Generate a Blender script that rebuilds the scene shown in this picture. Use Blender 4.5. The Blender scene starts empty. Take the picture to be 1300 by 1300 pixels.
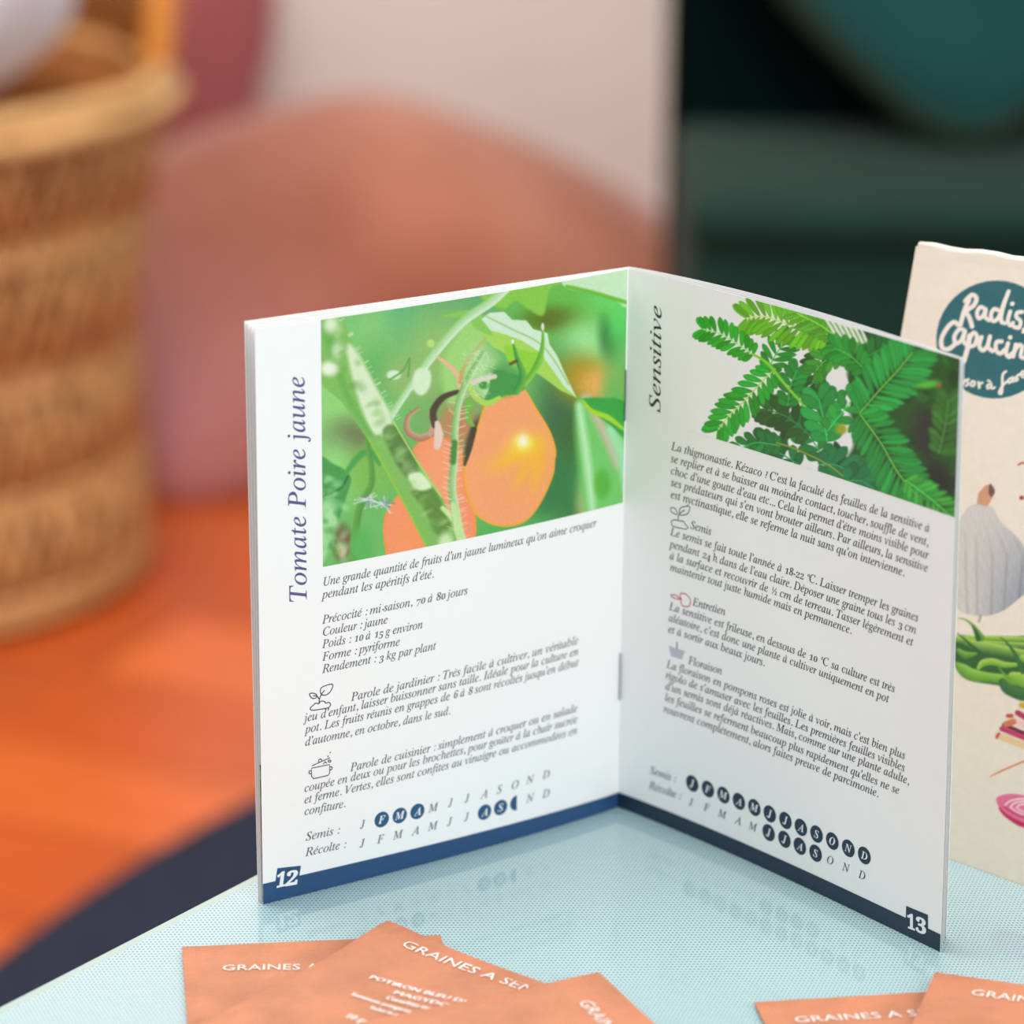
import bpy, bmesh, math, random
import numpy as np
from mathutils import Vector

random.seed(7); rng = np.random.RandomState(11)
S = bpy.context.scene
C = S.collection

# ------------------------------------------------------------------ camera
FPX, PITCH, ROLL = 4255.054, 0.3164597, 0.0090081
CAM = np.array([-.029595, -.823597, .852528])
cp, sp = math.cos(PITCH), math.sin(PITCH)
FW = np.array([0, cp, -sp]); RT = np.array([1., 0, 0]); UP = np.cross(RT, FW)
cr, sr = math.cos(ROLL), math.sin(ROLL)
RT, UP = cr*RT + sr*UP, -sr*RT + cr*UP
cam = bpy.data.objects.new('camera', bpy.data.cameras.new('camera')); C.objects.link(cam)
from mathutils import Matrix
M = Matrix(((RT[0], UP[0], -FW[0], CAM[0]), (RT[1], UP[1], -FW[1], CAM[1]), (RT[2], UP[2], -FW[2], CAM[2]), (0, 0, 0, 1)))
cam.matrix_world = M
cam.data.sensor_width = 36; cam.data.lens = 36*FPX/1300
cam.data.clip_start = .02; cam.data.clip_end = 50
cam.data.dof.use_dof = True
cam.data.dof.focus_distance = .822
cam.data.dof.aperture_fstop = 8.8
cam.data.dof.aperture_blades = 0
S.camera = cam

# ------------------------------------------------------------------ light
S.view_settings.view_transform = 'Standard'; S.view_settings.look = 'None'
S.view_settings.exposure = 0; S.view_settings.gamma = 1; S.view_settings.use_curve_mapping = False
W = bpy.data.worlds.new('daylight'); S.world = W; W.use_nodes = True
W.node_tree.nodes['Background'].inputs[0].default_value = (.90, .96, 1.0, 1)
W.node_tree.nodes['Background'].inputs[1].default_value = .74

def area(name, loc, target, sx, sy, power, col):
    l = bpy.data.lights.new(name, 'AREA'); l.shape = 'RECTANGLE'; l.size = sx; l.size_y = sy; l.energy = power; l.color = col
    o = bpy.data.objects.new(name, l); C.objects.link(o); o.location = loc
    o.rotation_euler = (Vector(target)-Vector(loc)).to_track_quat('-Z', 'Y').to_euler()
    return o
area('area_light', (1.35, -2.3, 1.9), (0, 0, .55), 1.5, 1.5, 42, (1, .99, .98))  # window light from the right front
area('area_light', (-.45, .55, 2.5), (-.05, 2.3, .2), 1.5, 1.5, 52, (1, .96, .92))  # added unseen fill lamp to brighten the back wall, not a window

# ------------------------------------------------------------------ reference-pixel helpers (measuring the photograph)
def ray(x, y): return FW*FPX + RT*(x-650) - UP*(y-650)
def atz(x, y, z): d = ray(x, y); return CAM + d*((z-CAM[2])/d[2])
def aty(x, y, Y): d = ray(x, y); return CAM + d*((Y-CAM[1])/d[1])
def proj(P):
    d = np.asarray(P)-CAM; z = d@FW
    return np.stack([650+FPX*(d@RT)/z, 650-FPX*(d@UP)/z], -1)
TZ = .5                                    # height of the table top

# ------------------------------------------------------------------ materials
def lin(c): 
    c = np.asarray(c, float)/255.
    return np.where(c <= .04045, c/12.92, ((c+.055)/1.055)**2.4)
MATS = {}
def mat(name, col, rough=.6, spec=.5, noise=0, nscale=20, bump=0, bscale=60, coat=0, coat_rough=.05, sheen=0, metal=0, trans=0, col2=None, coords='Object', stretch=None):
    if name in MATS: return MATS[name]
    m = bpy.data.materials.new(name); m.use_nodes = True; N = m.node_tree.nodes; L = m.node_tree.links
    b = N['Principled BSDF']; c = lin(col); b.inputs['Base Color'].default_value = (*c, 1)
    b.inputs['Roughness'].default_value = rough; b.inputs['Specular IOR Level'].default_value = spec
    b.inputs['Coat Weight'].default_value = coat; b.inputs['Coat Roughness'].default_value = coat_rough
    b.inputs['Sheen Weight'].default_value = sheen; b.inputs['Metallic'].default_value = metal
    if noise or bump:
        tc = N.new('ShaderNodeTexCoord'); src = tc.outputs[coords]
        if stretch:
            mp = N.new('ShaderNodeMapping'); mp.inputs['Scale'].default_value = stretch; L.new(src, mp.inputs[0]); src = mp.outputs[0]
    if noise:
        n = N.new('ShaderNodeTexNoise'); n.inputs['Scale'].default_value = nscale; n.inputs['Detail'].default_value = 4; L.new(src, n.inputs['Vector'])
        r = N.new('ShaderNodeValToRGB'); L.new(n.outputs['Fac'], r.inputs[0])
        c2 = lin(col2) if col2 is not None else c*(1-noise)
        r.color_ramp.elements[0].position = .35; r.color_ramp.elements[1].position = .65
        r.color_ramp.elements[0].color = (*c2, 1); r.color_ramp.elements[1].color = (*(np.minimum(c*(1+noise*.3), 1) if col2 is None else c), 1)
        L.new(r.outputs[0], b.inputs['Base Color'])
    if bump:
        n2 = N.new('ShaderNodeTexNoise'); n2.inputs['Scale'].default_value = bscale; n2.inputs['Detail'].default_value = 3; L.new(src, n2.inputs['Vector'])
        bp = N.new('ShaderNodeBump'); bp.inputs['Strength'].default_value = bump; bp.inputs['Distance'].default_value = .002
        L.new(n2.outputs['Fac'], bp.inputs['Height']); L.new(bp.outputs[0], b.inputs['Normal'])
    MATS[name] = m; return m

def attr_mat(name, rough=.4, coat=0, gain=1.0):
    m = bpy.data.materials.new(name); m.use_nodes = True; N = m.node_tree.nodes; L = m.node_tree.links
    b = N['Principled BSDF']; a = N.new('ShaderNodeAttribute'); a.attribute_name = 'ink'
    L.new(a.outputs['Color'], b.inputs['Base Color'])
    b.inputs['Roughness'].default_value = rough; b.inputs['Coat Weight'].default_value = coat; b.inputs['Coat Roughness'].default_value = .3
    return m

PAPER = (243, 244, 243)
m_paper = mat('satin_paper', PAPER, .42, .45)
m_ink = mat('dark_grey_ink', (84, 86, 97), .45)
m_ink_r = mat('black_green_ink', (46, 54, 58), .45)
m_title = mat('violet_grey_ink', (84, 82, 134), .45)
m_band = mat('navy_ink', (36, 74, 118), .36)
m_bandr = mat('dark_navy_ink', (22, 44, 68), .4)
m_disc = mat('petrol_ink', (32, 84, 124), .4)
m_white_ink = mat('unprinted_white', (240, 242, 244), .45)
m_red_ink = mat('red_ink', (205, 95, 95), .45)
m_lilac = mat('pale_lilac_ink', (190, 186, 205), .45)

# ------------------------------------------------------------------ mesh helpers
def obj(name, V, F, m=None, parent=None, smooth=False, link=True):
    me = bpy.data.meshes.new(name)
    me.from_pydata([tuple(map(float, v)) for v in V], [], [tuple(int(i) for i in f) for f in F])
    if m is not None: me.materials.append(m)
    if smooth: me.polygons.foreach_set('use_smooth', [True]*len(me.polygons))
    me.update()
    o = bpy.data.objects.new(name, me)
    C.objects.link(o)
    if parent: o.parent = parent; 
    return o
def empty(name, loc, label, cat, group=None, rz=0):
    o = bpy.data.objects.new(name, None); C.objects.link(o); o.location = loc; o.rotation_euler = (0, 0, rz)
    o.empty_display_size = .05
    o['label'] = label; o['category'] = cat
    if group: o['group'] = group
    return o
def tag(o, label, cat, group=None):
    o['label'] = label; o['category'] = cat
    if group: o['group'] = group
    return o
class MB:
    def __init__(s): s.V = []; s.F = []
    def add(s, V, F):
        k = len(s.V); s.V += [tuple(v) for v in V]; s.F += [tuple(i+k for i in f) for f in F]; return s
    def box(s, a, b):
        x0, y0, z0 = a; x1, y1, z1 = b
        return s.add([(x0, y0, z0), (x1, y0, z0), (x1, y1, z0), (x0, y1, z0), (x0, y0, z1), (x1, y0, z1), (x1, y1, z1), (x0, y1, z1)],
                     [(0, 3, 2, 1), (4, 5, 6, 7), (0, 1, 5, 4), (1, 2, 6, 5), (2, 3, 7, 6), (3, 0, 4, 7)])
    def tube(s, pts, r, n=8, closed=False):
        pts = [np.array(p, float) for p in pts]; V = []; F = []; m_ = len(pts)
        rr = r if hasattr(r, '__len__') else [r]*m_
        for i, p in enumerate(pts):
            a = pts[(i-1) % m_] if (i or closed) else pts[0]; b = pts[(i+1) % m_] if (i < m_-1 or closed) else pts[-1]
            t = b-a; t /= np.linalg.norm(t)+1e-12
            h = np.array([0, 0, 1.]) if abs(t[2]) < .9 else np.array([1., 0, 0])
            x = np.cross(t, h); x /= np.linalg.norm(x); y = np.cross(t, x)
            for k in range(n):
                an = 2*math.pi*k/n; V.append(p+rr[i]*(math.cos(an)*x+math.sin(an)*y))
        for i in range(m_ if closed else m_-1):
            j = (i+1) % m_
            for k in range(n): F.append((i*n+k, i*n+(k+1) % n, j*n+(k+1) % n, j*n+k))
        if not closed: F.append(tuple(range(n))[::-1]); F.append(tuple((m_-1)*n+k for k in range(n)))
        return s.add(V, F)
    def obj(s, name, m, parent=None, smooth=False): return obj(name, s.V, s.F, m, parent, smooth)
def bevel(o, w, seg=3):
    md = o.modifiers.new('bevel', 'BEVEL'); md.width = w; md.segments = seg; md.limit_method = 'ANGLE'; return o
def subsurf(o, l=2):
    md = o.modifiers.new('subdivision', 'SUBSURF'); md.levels = l; md.render_levels = l; return o
def grid_faces(nu, nv, flip=False):
    i, j = np.meshgrid(np.arange(nu-1), np.arange(nv-1), indexing='ij')
    a = (i*nv+j).ravel(); f = np.stack([a, a+nv, a+nv+1, a+1], 1)
    return f[:, ::-1] if flip else f

# ------------------------------------------------------------------ room
CARPET = None
fl_root = MB().box((-2.6, -2.6, -.08), (2.9, 2.6, -.012)).obj('floor', mat('subfloor', (90, 50, 25), .8)); fl_root['kind'] = 'structure'
plank_mats = [mat('orange_stained_wood_%s' % n, c, .34, .5, noise=.22, nscale=5, coat=.25, coat_rough=.3, stretch=(1, 7, 1), bump=.05, bscale=20)
              for n, c in (('a', (222, 104, 44)), ('b', (212, 95, 37)), ('c', (229, 112, 50)), ('d', (204, 88, 34)))]
ang = math.radians(-24); ca, sa = math.cos(ang), math.sin(ang)
PW, PL = .128, 1.5; k = 0
plank_mesh = []
for pm in plank_mats:
    b = MB().box((0, 0, -.014), (PL-.003, PW-.003, 0)); o = b.obj('plank', pm, fl_root); plank_mesh.append(o.data)
    C.objects.unlink(o); bpy.data.objects.remove(o)
for r in range(-32, 36):
    off = (r*.57) % PL
    for q in range(-4, 4):
        lx, ly = q*PL+off, r*PW
        x, y = lx*ca-ly*sa, lx*sa+ly*ca
        mx, my = x+PL/2*ca, y+PL/2*sa
        if not (-2.75 < mx < 3.0 and -2.7 < my < 2.6): continue
        if k >= 300: continue
        o = bpy.data.objects.new('plank', plank_mesh[rng.randint(4)]); C.objects.link(o); o.parent = fl_root
        o.location = (x, y, 0); o.rotation_euler = (0, 0, ang); k += 1
m_wall = mat('off_white_plaster', (246, 238, 230), .9, .2, bump=.05, bscale=40)
w = MB().box((-2.6, 2.45, 0), (2.9, 2.57, 2.6)).obj('wall_back', m_wall); w['kind'] = 'structure'
w = MB().box((-2.72, -2.6, 0), (-2.6, 2.57, 2.6)).obj('wall_left', m_wall); w['kind'] = 'structure'
w = MB().box((2.9, .2, 0), (3.02, 2.57, 2.6)).obj('wall_right', m_wall); w['kind'] = 'structure'
w = MB().box((-2.6, 2.435, 0), (2.9, 2.45, .09)).obj('baseboard_back', mat('white_paint', (235, 233, 228), .5)); w['kind'] = 'structure'

# rug
V = []; n = 96; R = 1.1
for zz, rr in ((.001, R), (.008, R), (.012, R-.008), (.012, .001)):
    V += [(rr*math.cos(2*math.pi*i/n), rr*math.sin(2*math.pi*i/n), zz) for i in range(n)]
F = [(a*n+i, a*n+(i+1) % n, (a+1)*n+(i+1) % n, (a+1)*n+i) for a in range(3) for i in range(n)]
rug = obj('rug', V, F, mat('slate_wool', (47, 52, 66), .95, .1, noise=.3, nscale=200, bump=.6, bscale=400)); rug.location = (.70, .52, 0)
tag(rug, 'dark slate blue round rug on the orange floor beneath the glass table', 'rug')

# ------------------------------------------------------------------ table
dots = bpy.data.materials.new('dotted_pale_blue_glass'); dots.use_nodes = True
N = dots.node_tree.nodes; L = dots.node_tree.links; b = N['Principled BSDF']
tc = N.new('ShaderNodeTexCoord'); mpd = N.new('ShaderNodeMapping'); L.new(tc.outputs['Object'], mpd.inputs[0]); sx = N.new('ShaderNodeSeparateXYZ'); L.new(mpd.outputs[0], sx.inputs[0])
def mth(op, a, b_=None, c_=None):
    n_ = N.new('ShaderNodeMath'); n_.operation = op
    for i, q in enumerate((a, b_, c_)):
        if q is None: continue
        if isinstance(q, (int, float)): n_.inputs[i].default_value = q
        else: L.new(q, n_.inputs[i])
    return n_.outputs[0]
PX, PY = .00100, .00135
row = mth('FLOOR', mth('DIVIDE', sx.outputs[1], PY))
par = mth('MULTIPLY', mth('MODULO', mth('ABSOLUTE', row), 2.0), .5)
fx = mth('SUBTRACT', mth('FRACT', mth('ADD', mth('DIVIDE', sx.outputs[0], PX), mth('ADD', par, 500.0))), .5)
fy = mth('SUBTRACT', mth('FRACT', mth('DIVIDE', sx.outputs[1], PY)), .5)
dx = mth('MULTIPLY', fx, PX*1000); dy = mth('MULTIPLY', fy, PY*1000)
dist = mth('SQRT', mth('ADD', mth('MULTIPLY', dx, dx), mth('MULTIPLY', dy, dy)))
fac = mth('LESS_THAN', dist, .27)
mx = N.new('ShaderNodeMix'); mx.data_type = 'RGBA'; L.new(fac, mx.inputs['Factor'])
mx.inputs[6].default_value = (*lin((174, 202, 205)), 1); mx.inputs[7].default_value = (*lin((76, 124, 141)), 1)
L.new(mx.outputs[2], b.inputs['Base Color']); b.inputs['Roughness'].default_value = .5
b.inputs['Specular IOR Level'].default_value = .2
b.inputs['Coat Weight'].default_value = 1; b.inputs['Coat Roughness'].default_value = .025; b.inputs['Coat IOR'].default_value = 1.5
tc_ = N.new('ShaderNodeTexNoise'); tc_.inputs['Scale'].default_value = 9; L.new(tc.outputs['Object'], tc_.inputs['Vector'])
bp = N.new('ShaderNodeBump'); bp.inputs['Strength'].default_value = .03; bp.inputs['Distance'].default_value = .01; L.new(tc_.outputs[0], bp.inputs['Height']); L.new(bp.outputs[0], b.inputs['Coat Normal'])
m_rim = mat('clear_green_glass_rim', (158, 184, 178), .25, .5, coat=1, coat_rough=.02)
m_edge = mat('dark_glass_edge', (120, 130, 118), .15, .6, coat=1)
e1 = atz(0, 1277, TZ)[:2]; e2 = atz(326, 1109, TZ)[:2]
ed = (e2-e1)/np.linalg.norm(e2-e1); en = np.array([ed[1], -ed[0]])      # along the visible edge; to the right of it
TA = math.atan2(ed[1], ed[0]); mpd.inputs['Rotation'].default_value = (0, 0, TA-.04)
far = e2 + ed*.36                                                      # far corner
LX, LY = 1.0, .62                                                      # length along the edge, width
tcx, tcy = far - ed*LX/2 + en*LY/2
table = empty('glass_table', (tcx, tcy, 0), 'low table with pale blue dotted glass top carrying the booklet and sachets', 'table', rz=TA)
def rrect(hx, hy, r, seg=10):
    P = []
    for sx_, sy_, a0 in ((1, 1, 0), (-1, 1, 90), (-1, -1, 180), (1, -1, 270)):
        for i in range(seg+1):
            a = math.radians(a0+90*i/seg); P.append((sx_*(hx-r)+r*math.cos(a), sy_*(hy-r)+r*math.sin(a)))
    return P
inn = rrect(LX/2-.0032, LY/2-.0032, .057); out0 = rrect(LX/2-.0006, LY/2-.0006, .0594); out1 = rrect(LX/2, LY/2, .06); n = len(inn)
V = [(x, y, TZ) for x, y in inn]+[(x, y, TZ) for x, y in out0]+[(x, y, TZ-.0006) for x, y in out1]+[(x, y, TZ-.0054) for x, y in out1]+[(x, y, TZ-.006) for x, y in out0]
top = obj('tabletop', V[:n]+V[4*n:], [tuple(range(n)), tuple(range(n, 2*n))[::-1]], dots, table)
ring = obj('glass_rim', V[:], [(a*n+i, a*n+(i+1) % n, (a+1)*n+(i+1) % n, (a+1)*n+i) for a in range(4) for i in range(n)], m_rim, table)
ring.data.materials.append(m_edge)
for p in ring.data.polygons:
    if p.index >= 2*n: p.material_index = 1
m_metal = mat('grey_painted_metal', (92, 98, 104), .4, metal=.3)
fr = MB()
hx, hy = LX/2-.05, LY/2-.05
for a, b2 in (((-hx, -hy), (hx, -hy)), ((hx, -hy), (hx, hy)), ((hx, hy), (-hx, hy)), ((-hx, hy), (-hx, -hy))):
    fr.tube([(*a, TZ-.018), (*b2, TZ-.018)], .012, 8)
fr.obj('frame', m_metal, table, True)
for sx_ in (-1, 1):
    for sy_ in (-1, 1):
        MB().tube([(sx_*hx, sy_*hy, TZ-.01), (sx_*(hx+.01), sy_*(hy+.01), .0145)], .012, 10).obj('leg', m_metal, table, True)

# ------------------------------------------------------------------ glyphs (Blender's own built-in font set)
GC = {}; EMB = False
def mapc(c, st):
    if st == 'it':
        if 'a' <= c <= 'z': return '\u210e' if c == 'h' else chr(0x1D44E+ord(c)-97)
        if 'A' <= c <= 'Z': return chr(0x1D434+ord(c)-65)
        if '0' <= c <= '9': return chr(0x1D7CE+ord(c)-48)
    if st == 'bi':
        if 'A' <= c <= 'Z': return chr(0x1D468+ord(c)-65)
    if st == 'bd' and '0' <= c <= '9': return chr(0x1D7CE+ord(c)-48)
    return c
ACC = {'é': ('e', 1), 'è': ('e', -1), 'ê': ('e', 0), 'à': ('a', -1), 'û': ('u', 0)}
def raw(body, off=0., res=3):
    cu = bpy.data.curves.new('glyph', 'FONT'); cu.body = body; cu.size = 1; cu.offset = off; cu.resolution_u = res
    o = bpy.data.objects.new('glyph', cu); C.objects.link(o)
    dg = bpy.context.evaluated_depsgraph_get(); dg.update()
    me = o.evaluated_get(dg).to_mesh()
    V = np.array([v.co[:2] for v in me.vertices]).reshape(-1, 2); F = [tuple(p.vertices) for p in me.polygons]
    o.evaluated_get(dg).to_mesh_clear()
    C.objects.unlink(o); bpy.data.objects.remove(o); bpy.data.curves.remove(cu)
    return V, F
DOTX = raw('.')[0][:, 0].max()
def glyph(c, st):
    if (c, st) in GC: return GC[c, st]
    extra = None; base = c
    if c in ACC and st in ('it',): base, extra = ACC[c]
    if c == '’': base = ','
    ch = mapc(base, st); off = 0
    if st == 'it' and base.isdigit(): off = -.006
    adv = raw(ch+'.')[0][:, 0].max()-DOTX
    if base == ' ': V, F = np.zeros((0, 2)), []
    else: V, F = raw(ch, off if st != 'it' or base.isdigit() or EMB else .003, 2)
    V = V.copy()
    if st == 'it':
        if base == 'h': V[:, 0] *= .86; V[:, 1] *= .93; adv *= .86
        if base.isdigit() or base in '?½°,.:-…':
            if base.isdigit():
                V[:, 1] *= .68; V[:, 0] *= .84; adv *= .84        # old-style figures
                if base in '34579': V[:, 1] = V[:, 1]*1.2-.15
                if base in '68': V[:, 1] *= 1.35
            if base in '?½°-': V *= .85; adv *= .85
            if len(V): V[:, 0] += V[:, 1]*.22
    if c == '’': V[:, 1] += .60; V[:, 0] += .05; adv *= .85
    if extra is not None:
        i0 = len(V); x = V[:, 0].min()*.35+V[:, 0].max()*.65+.08; y = .50; s_ = extra; 
        def bar(xa, ya, xb, yb, w_):
            global_ = len(Vl); d = np.array([xb-xa, yb-ya]); d /= np.linalg.norm(d); n_ = np.array([-d[1], d[0]])*w_
            Vl.extend([np.array([xa, ya])-n_*.4, np.array([xb, yb])-n_, np.array([xb, yb])+n_, np.array([xa, ya])+n_*.4]); F.append((global_, global_+1, global_+2, global_+3))
        Vl = list(V); F = list(F)
        if s_ == 1: bar(x-.07, y, x+.08, y+.17, .032)
        elif s_ == -1: bar(x+.07, y, x-.05, y+.17, .032)
        else: bar(x-.09, y+.02, x+.01, y+.14, .022); bar(x+.10, y+.02, x+.01, y+.14, .022)
        V = np.array(Vl)
    GC[c, st] = (V, F, adv); return GC[c, st]

def set_text(s, em, length=None, st='it', just=False, kx=None):
    """string -> flat mesh with baseline on y=0 starting at x=0, fitted to length."""
    nat = sum(glyph(c, st)[2] for c in s)
    if length is None: k_ = em*(kx or 1); sp_extra = 0
    elif just:
        k_ = em*(kx or 1); sp_extra = (length-nat*k_)/max(1, s.count(' '))
        if sp_extra < -.1*em: k_ = length/nat; sp_extra = 0
    else: k_ = length/nat; sp_extra = 0
    V = []; F = []; x = 0
    for c in s:
        gv, gf, adv = glyph(c, st); n0 = len(V)
        for v in gv: V.append((x+v[0]*k_, v[1]*em))
        F += [tuple(i+n0 for i in f) for f in gf]
        x += adv*k_+(sp_extra if c == ' ' else 0)
    return np.array(V).reshape(-1, 2), F

# ------------------------------------------------------------------ booklet geometry
H = .148
class Leaf:
    """a sheet: spine bottom/top, outer bottom/top in world space, and a gentle bow along its normal"""
    def __init__(s, sb, st, ob, ot, bow, face):
        s.sb, s.st, s.ob, s.ot, s.bow = map(np.array, (sb, st, ob, ot, bow)); s.W = np.linalg.norm(s.ob-s.sb)
        d = (s.ob-s.sb)/s.W; s.n = np.cross(d, [0, 0, 1.]); 
        if s.n@np.array(face) < 0: s.n = -s.n
    def P(s, u, v, off=0.):
        u = np.asarray(u, float)[..., None]; v = np.asarray(v, float)[..., None]
        b = s.sb*(1-u)*(1-v)+s.st*(1-u)*v+s.ob*u*(1-v)+s.ot*u*v
        uu = np.clip(u, 0, 1)
        return b+s.n*(s.bow*np.sin(math.pi*uu**.8)+off)
    def inv(s, x, y):
        q = np.array([.5, .5])
        for _ in range(12):
            r = proj(s.P(q[0], q[1]))-np.array([x, y]); J = np.zeros((2, 2))
            for i in range(2):
                e = np.zeros(2); e[i] = 1e-4; J[:, i] = (proj(s.P(*(q+e)))-proj(s.P(*q)))/1e-4
            q = q-np.linalg.solve(J, r)
        return q
def leaf_mesh(lf, name, m, parent, th=.00012, nu=28, nv=10):
    u, v = np.meshgrid(np.linspace(0, 1, nu), np.linspace(0, 1, nv), indexing='ij')
    A = lf.P(u, v, 0).reshape(-1, 3); B = lf.P(u, v, -th).reshape(-1, 3); n_ = len(A)
    F = [tuple(f) for f in grid_faces(nu, nv)]+[tuple(f+n_) for f in grid_faces(nu, nv, True)]
    rim = [i*nv for i in range(nu)]+[(nu-1)*nv+j for j in range(1, nv)]+[i*nv+nv-1 for i in range(nu-2, -1, -1)]+[j for j in range(nv-2, 0, -1)]
    for a, c in zip(rim, rim[1:]+rim[:1]): F.append((a, c, c+n_, a+n_))
    o = obj(name, A_rel(np.vstack([A, B]), parent), F, m, parent, True); 
    md = o.modifiers.new('edge', 'EDGE_SPLIT'); md.split_angle = .6
    return o
def A_rel(V, parent):
    while parent is not None and parent.type != 'EMPTY': parent = parent.parent
    return np.asarray(V)-np.array(parent.location) if parent is not None else V
SB = atz(784.4, 1024.4, TZ+.0001); ST = atz(798, 341, TZ+H); ST[:2] = ST[:2]
book = empty('seed_booklet', (float(SB[0]), float(SB[1]), TZ), 'open white booklet standing upright at pages 12 and 13 on the glass table', 'booklet')
camdir = CAM*np.array([1, 1, 0])
LL = Leaf(SB, ST, atz(334, 1148, TZ+.0001), atz(323.5, 418, TZ+H), .0022, camdir)
LR = Leaf(SB, ST, atz(1193.6, 1208.5, TZ+.0001), atz(1219, 455.5, TZ+H), -.0020, camdir)
bk = np.array([.0002, .0012, 0])
rearL = [Leaf(SB+bk*.5, ST+bk*.5, atz(332.2, 1147, TZ+.0001), atz(319, 414, TZ+H), .0010, camdir),
         Leaf(SB+bk*1.0, ST+bk*1.0, atz(330, 1145.4, TZ+.0001), atz(314.5, 410.5, TZ+H), .0004, camdir)]
coverL = Leaf(SB+bk*1.5, ST+bk*1.5, atz(328, 1144, TZ+.0001), atz(310.5, 408, TZ+H), .0, camdir)
rearR = [Leaf(SB+bk*.5, ST+bk*.5, atz(1196.3, 1203, TZ+.0001), atz(1220.5, 455.3, TZ+H), -.0030, camdir),
         Leaf(SB+bk*1.0, ST+bk*1.0, atz(1198.5, 1196, TZ+.0001), atz(1222, 455.2, TZ+H), -.0040, camdir)]
coverR = Leaf(SB+bk*1.5, ST+bk*1.5, atz(1201, 1190, TZ+.0001), atz(1223.5, 455.2, TZ+H), -.0050, camdir)
pgL = leaf_mesh(LL, 'page', m_paper, book); pgL['label'] = 'left page numbered 12 with a tomato picture'
pgR = leaf_mesh(LR, 'page', m_paper, book); pgR['label'] = 'right page numbered 13 with a fern-like plant picture'
backL = [leaf_mesh(l, 'page', m_paper, book) for l in rearL]
for l in rearR: leaf_mesh(l, 'page', m_paper, book)
leaf_mesh(coverL, 'cover', m_paper, book, .0002); leaf_mesh(coverR, 'cover', m_paper, book, .0002)
# staples in the fold
m_steel = mat('steel_wire', (150, 155, 160), .3, metal=1)
for ya, yb in ((470, 536), (828, 888)):
    va, vb = LL.inv(792, ya)[1], LL.inv(786, yb)[1]
    pts = [LL.P(.002, va, -.0006), LL.P(.004, va, .0002), LL.P(.0045, (va+vb)/2, .0004), LL.P(.004, vb, .0002), LL.P(.002, vb, -.0006)]
    MB().tube(A_rel(pts, book), .00016, 6).obj('staple', m_steel, book)

def on_leaf(lf, V2, off=.00006):
    """V2: (n,2) in metres on the sheet (x from spine along u, y up)"""
    V2 = np.asarray(V2); return lf.P(V2[:, 0]/lf.W, V2[:, 1]/H, off)
class Sheet:
    """print on one leaf; page-plane x runs left-to-right as read"""
    def __init__(s, lf, sign): s.lf, s.sg = lf, sign
    def xy(s, x, y): q = s.lf.inv(x, y); return np.array([s.sg*q[0]*s.lf.W, q[1]*H])
    def put(s, V2, off=.00006): V2 = np.array(V2).reshape(-1, 2).copy(); V2[:, 0] *= s.sg; return on_leaf(s.lf, V2, off)
SL = Sheet(LL, -1); SR = Sheet(LR, 1)
class Ink:
    def __init__(s, sh): s.sh = sh; s.V = []; s.F = []
    def flat(s, V2, F, off=.00006):
        if not len(V2): return
        k_ = len(s.V); s.V += list(s.sh.put(V2, off)); s.F += [tuple(i+k_ for i in f) for f in F]
    def line(s, txt, a, b, em, st='it', just=False, kx=None):
        A = s.sh.xy(*a); B = s.sh.xy(*b); d = B-A; L_ = np.linalg.norm(d); d /= L_; n_ = np.array([-d[1], d[0]])
        V2, F = set_text(txt, em, L_, st, just, kx)
        s.flat(A+V2[:, :1]*d+V2[:, 1:]*n_, F)
    def centred(s, ch, c, em, st='it', off=.00006, kx=1.):
        V2, F = set_text(ch, em, None, st, kx=kx); c0 = (V2.min(0)+V2.max(0))/2; s.flat(V2-c0+s.sh.xy(*c), F, off)
    def disc(s, c, r, off=.00006, n_=28, half=False):
        c = s.sh.xy(*c); a = np.linspace(math.pi/2, 3*math.pi/2, n_) if half else np.linspace(0, 2*math.pi, n_, endpoint=False)
        s.flat(c+r*np.stack([np.cos(a), np.sin(a)], 1), [tuple(range(n_))], off)
    def stroke(s, pts, w_, off=.00006, closed=False, smooth=True):
        P = np.array([s.sh.xy(*p) for p in pts])
        if smooth: P = catmull(P, 5, closed)
        m_ = len(P); T = np.gradient(P, axis=0) if not closed else np.roll(P, -1, 0)-np.roll(P, 1, 0)
        T /= np.linalg.norm(T, axis=1)[:, None]+1e-12; Nn = np.stack([-T[:, 1], T[:, 0]], 1)*w_/2
        V2 = np.vstack([P-Nn, P+Nn]); F = [(i, (i+1) % m_, m_+(i+1) % m_, m_+i) for i in range(m_ if closed else m_-1)]
        s.flat(V2, F, off)
    def obj(s, name, m, parent, label=None):
        o = obj(name, A_rel(s.V, parent), s.F, m, parent)
        if label: o['label'] = label
        return o
def catmull(P, k_=8, closed=False):
    P = np.array(P, float); n_ = len(P); out_ = []
    if n_ < 3 and not closed: return P
    for i in range(n_ if closed else n_-1):
        g = (lambda j: P[j % n_]) if closed else (lambda j: P[min(max(j, 0), n_-1)])
        p0, p1, p2, p3 = g(i-1), g(i), g(i+1), g(i+2)
        for t in np.arange(k_)/k_:
            out_.append(.5*(2*p1+(p2-p0)*t+(2*p0-5*p1+4*p2-p3)*t*t+(3*p1-p0-3*p2+p3)*t**3))
    if not closed: out_.append(P[-1])
    return np.array(out_)

EM = .00318
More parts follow.
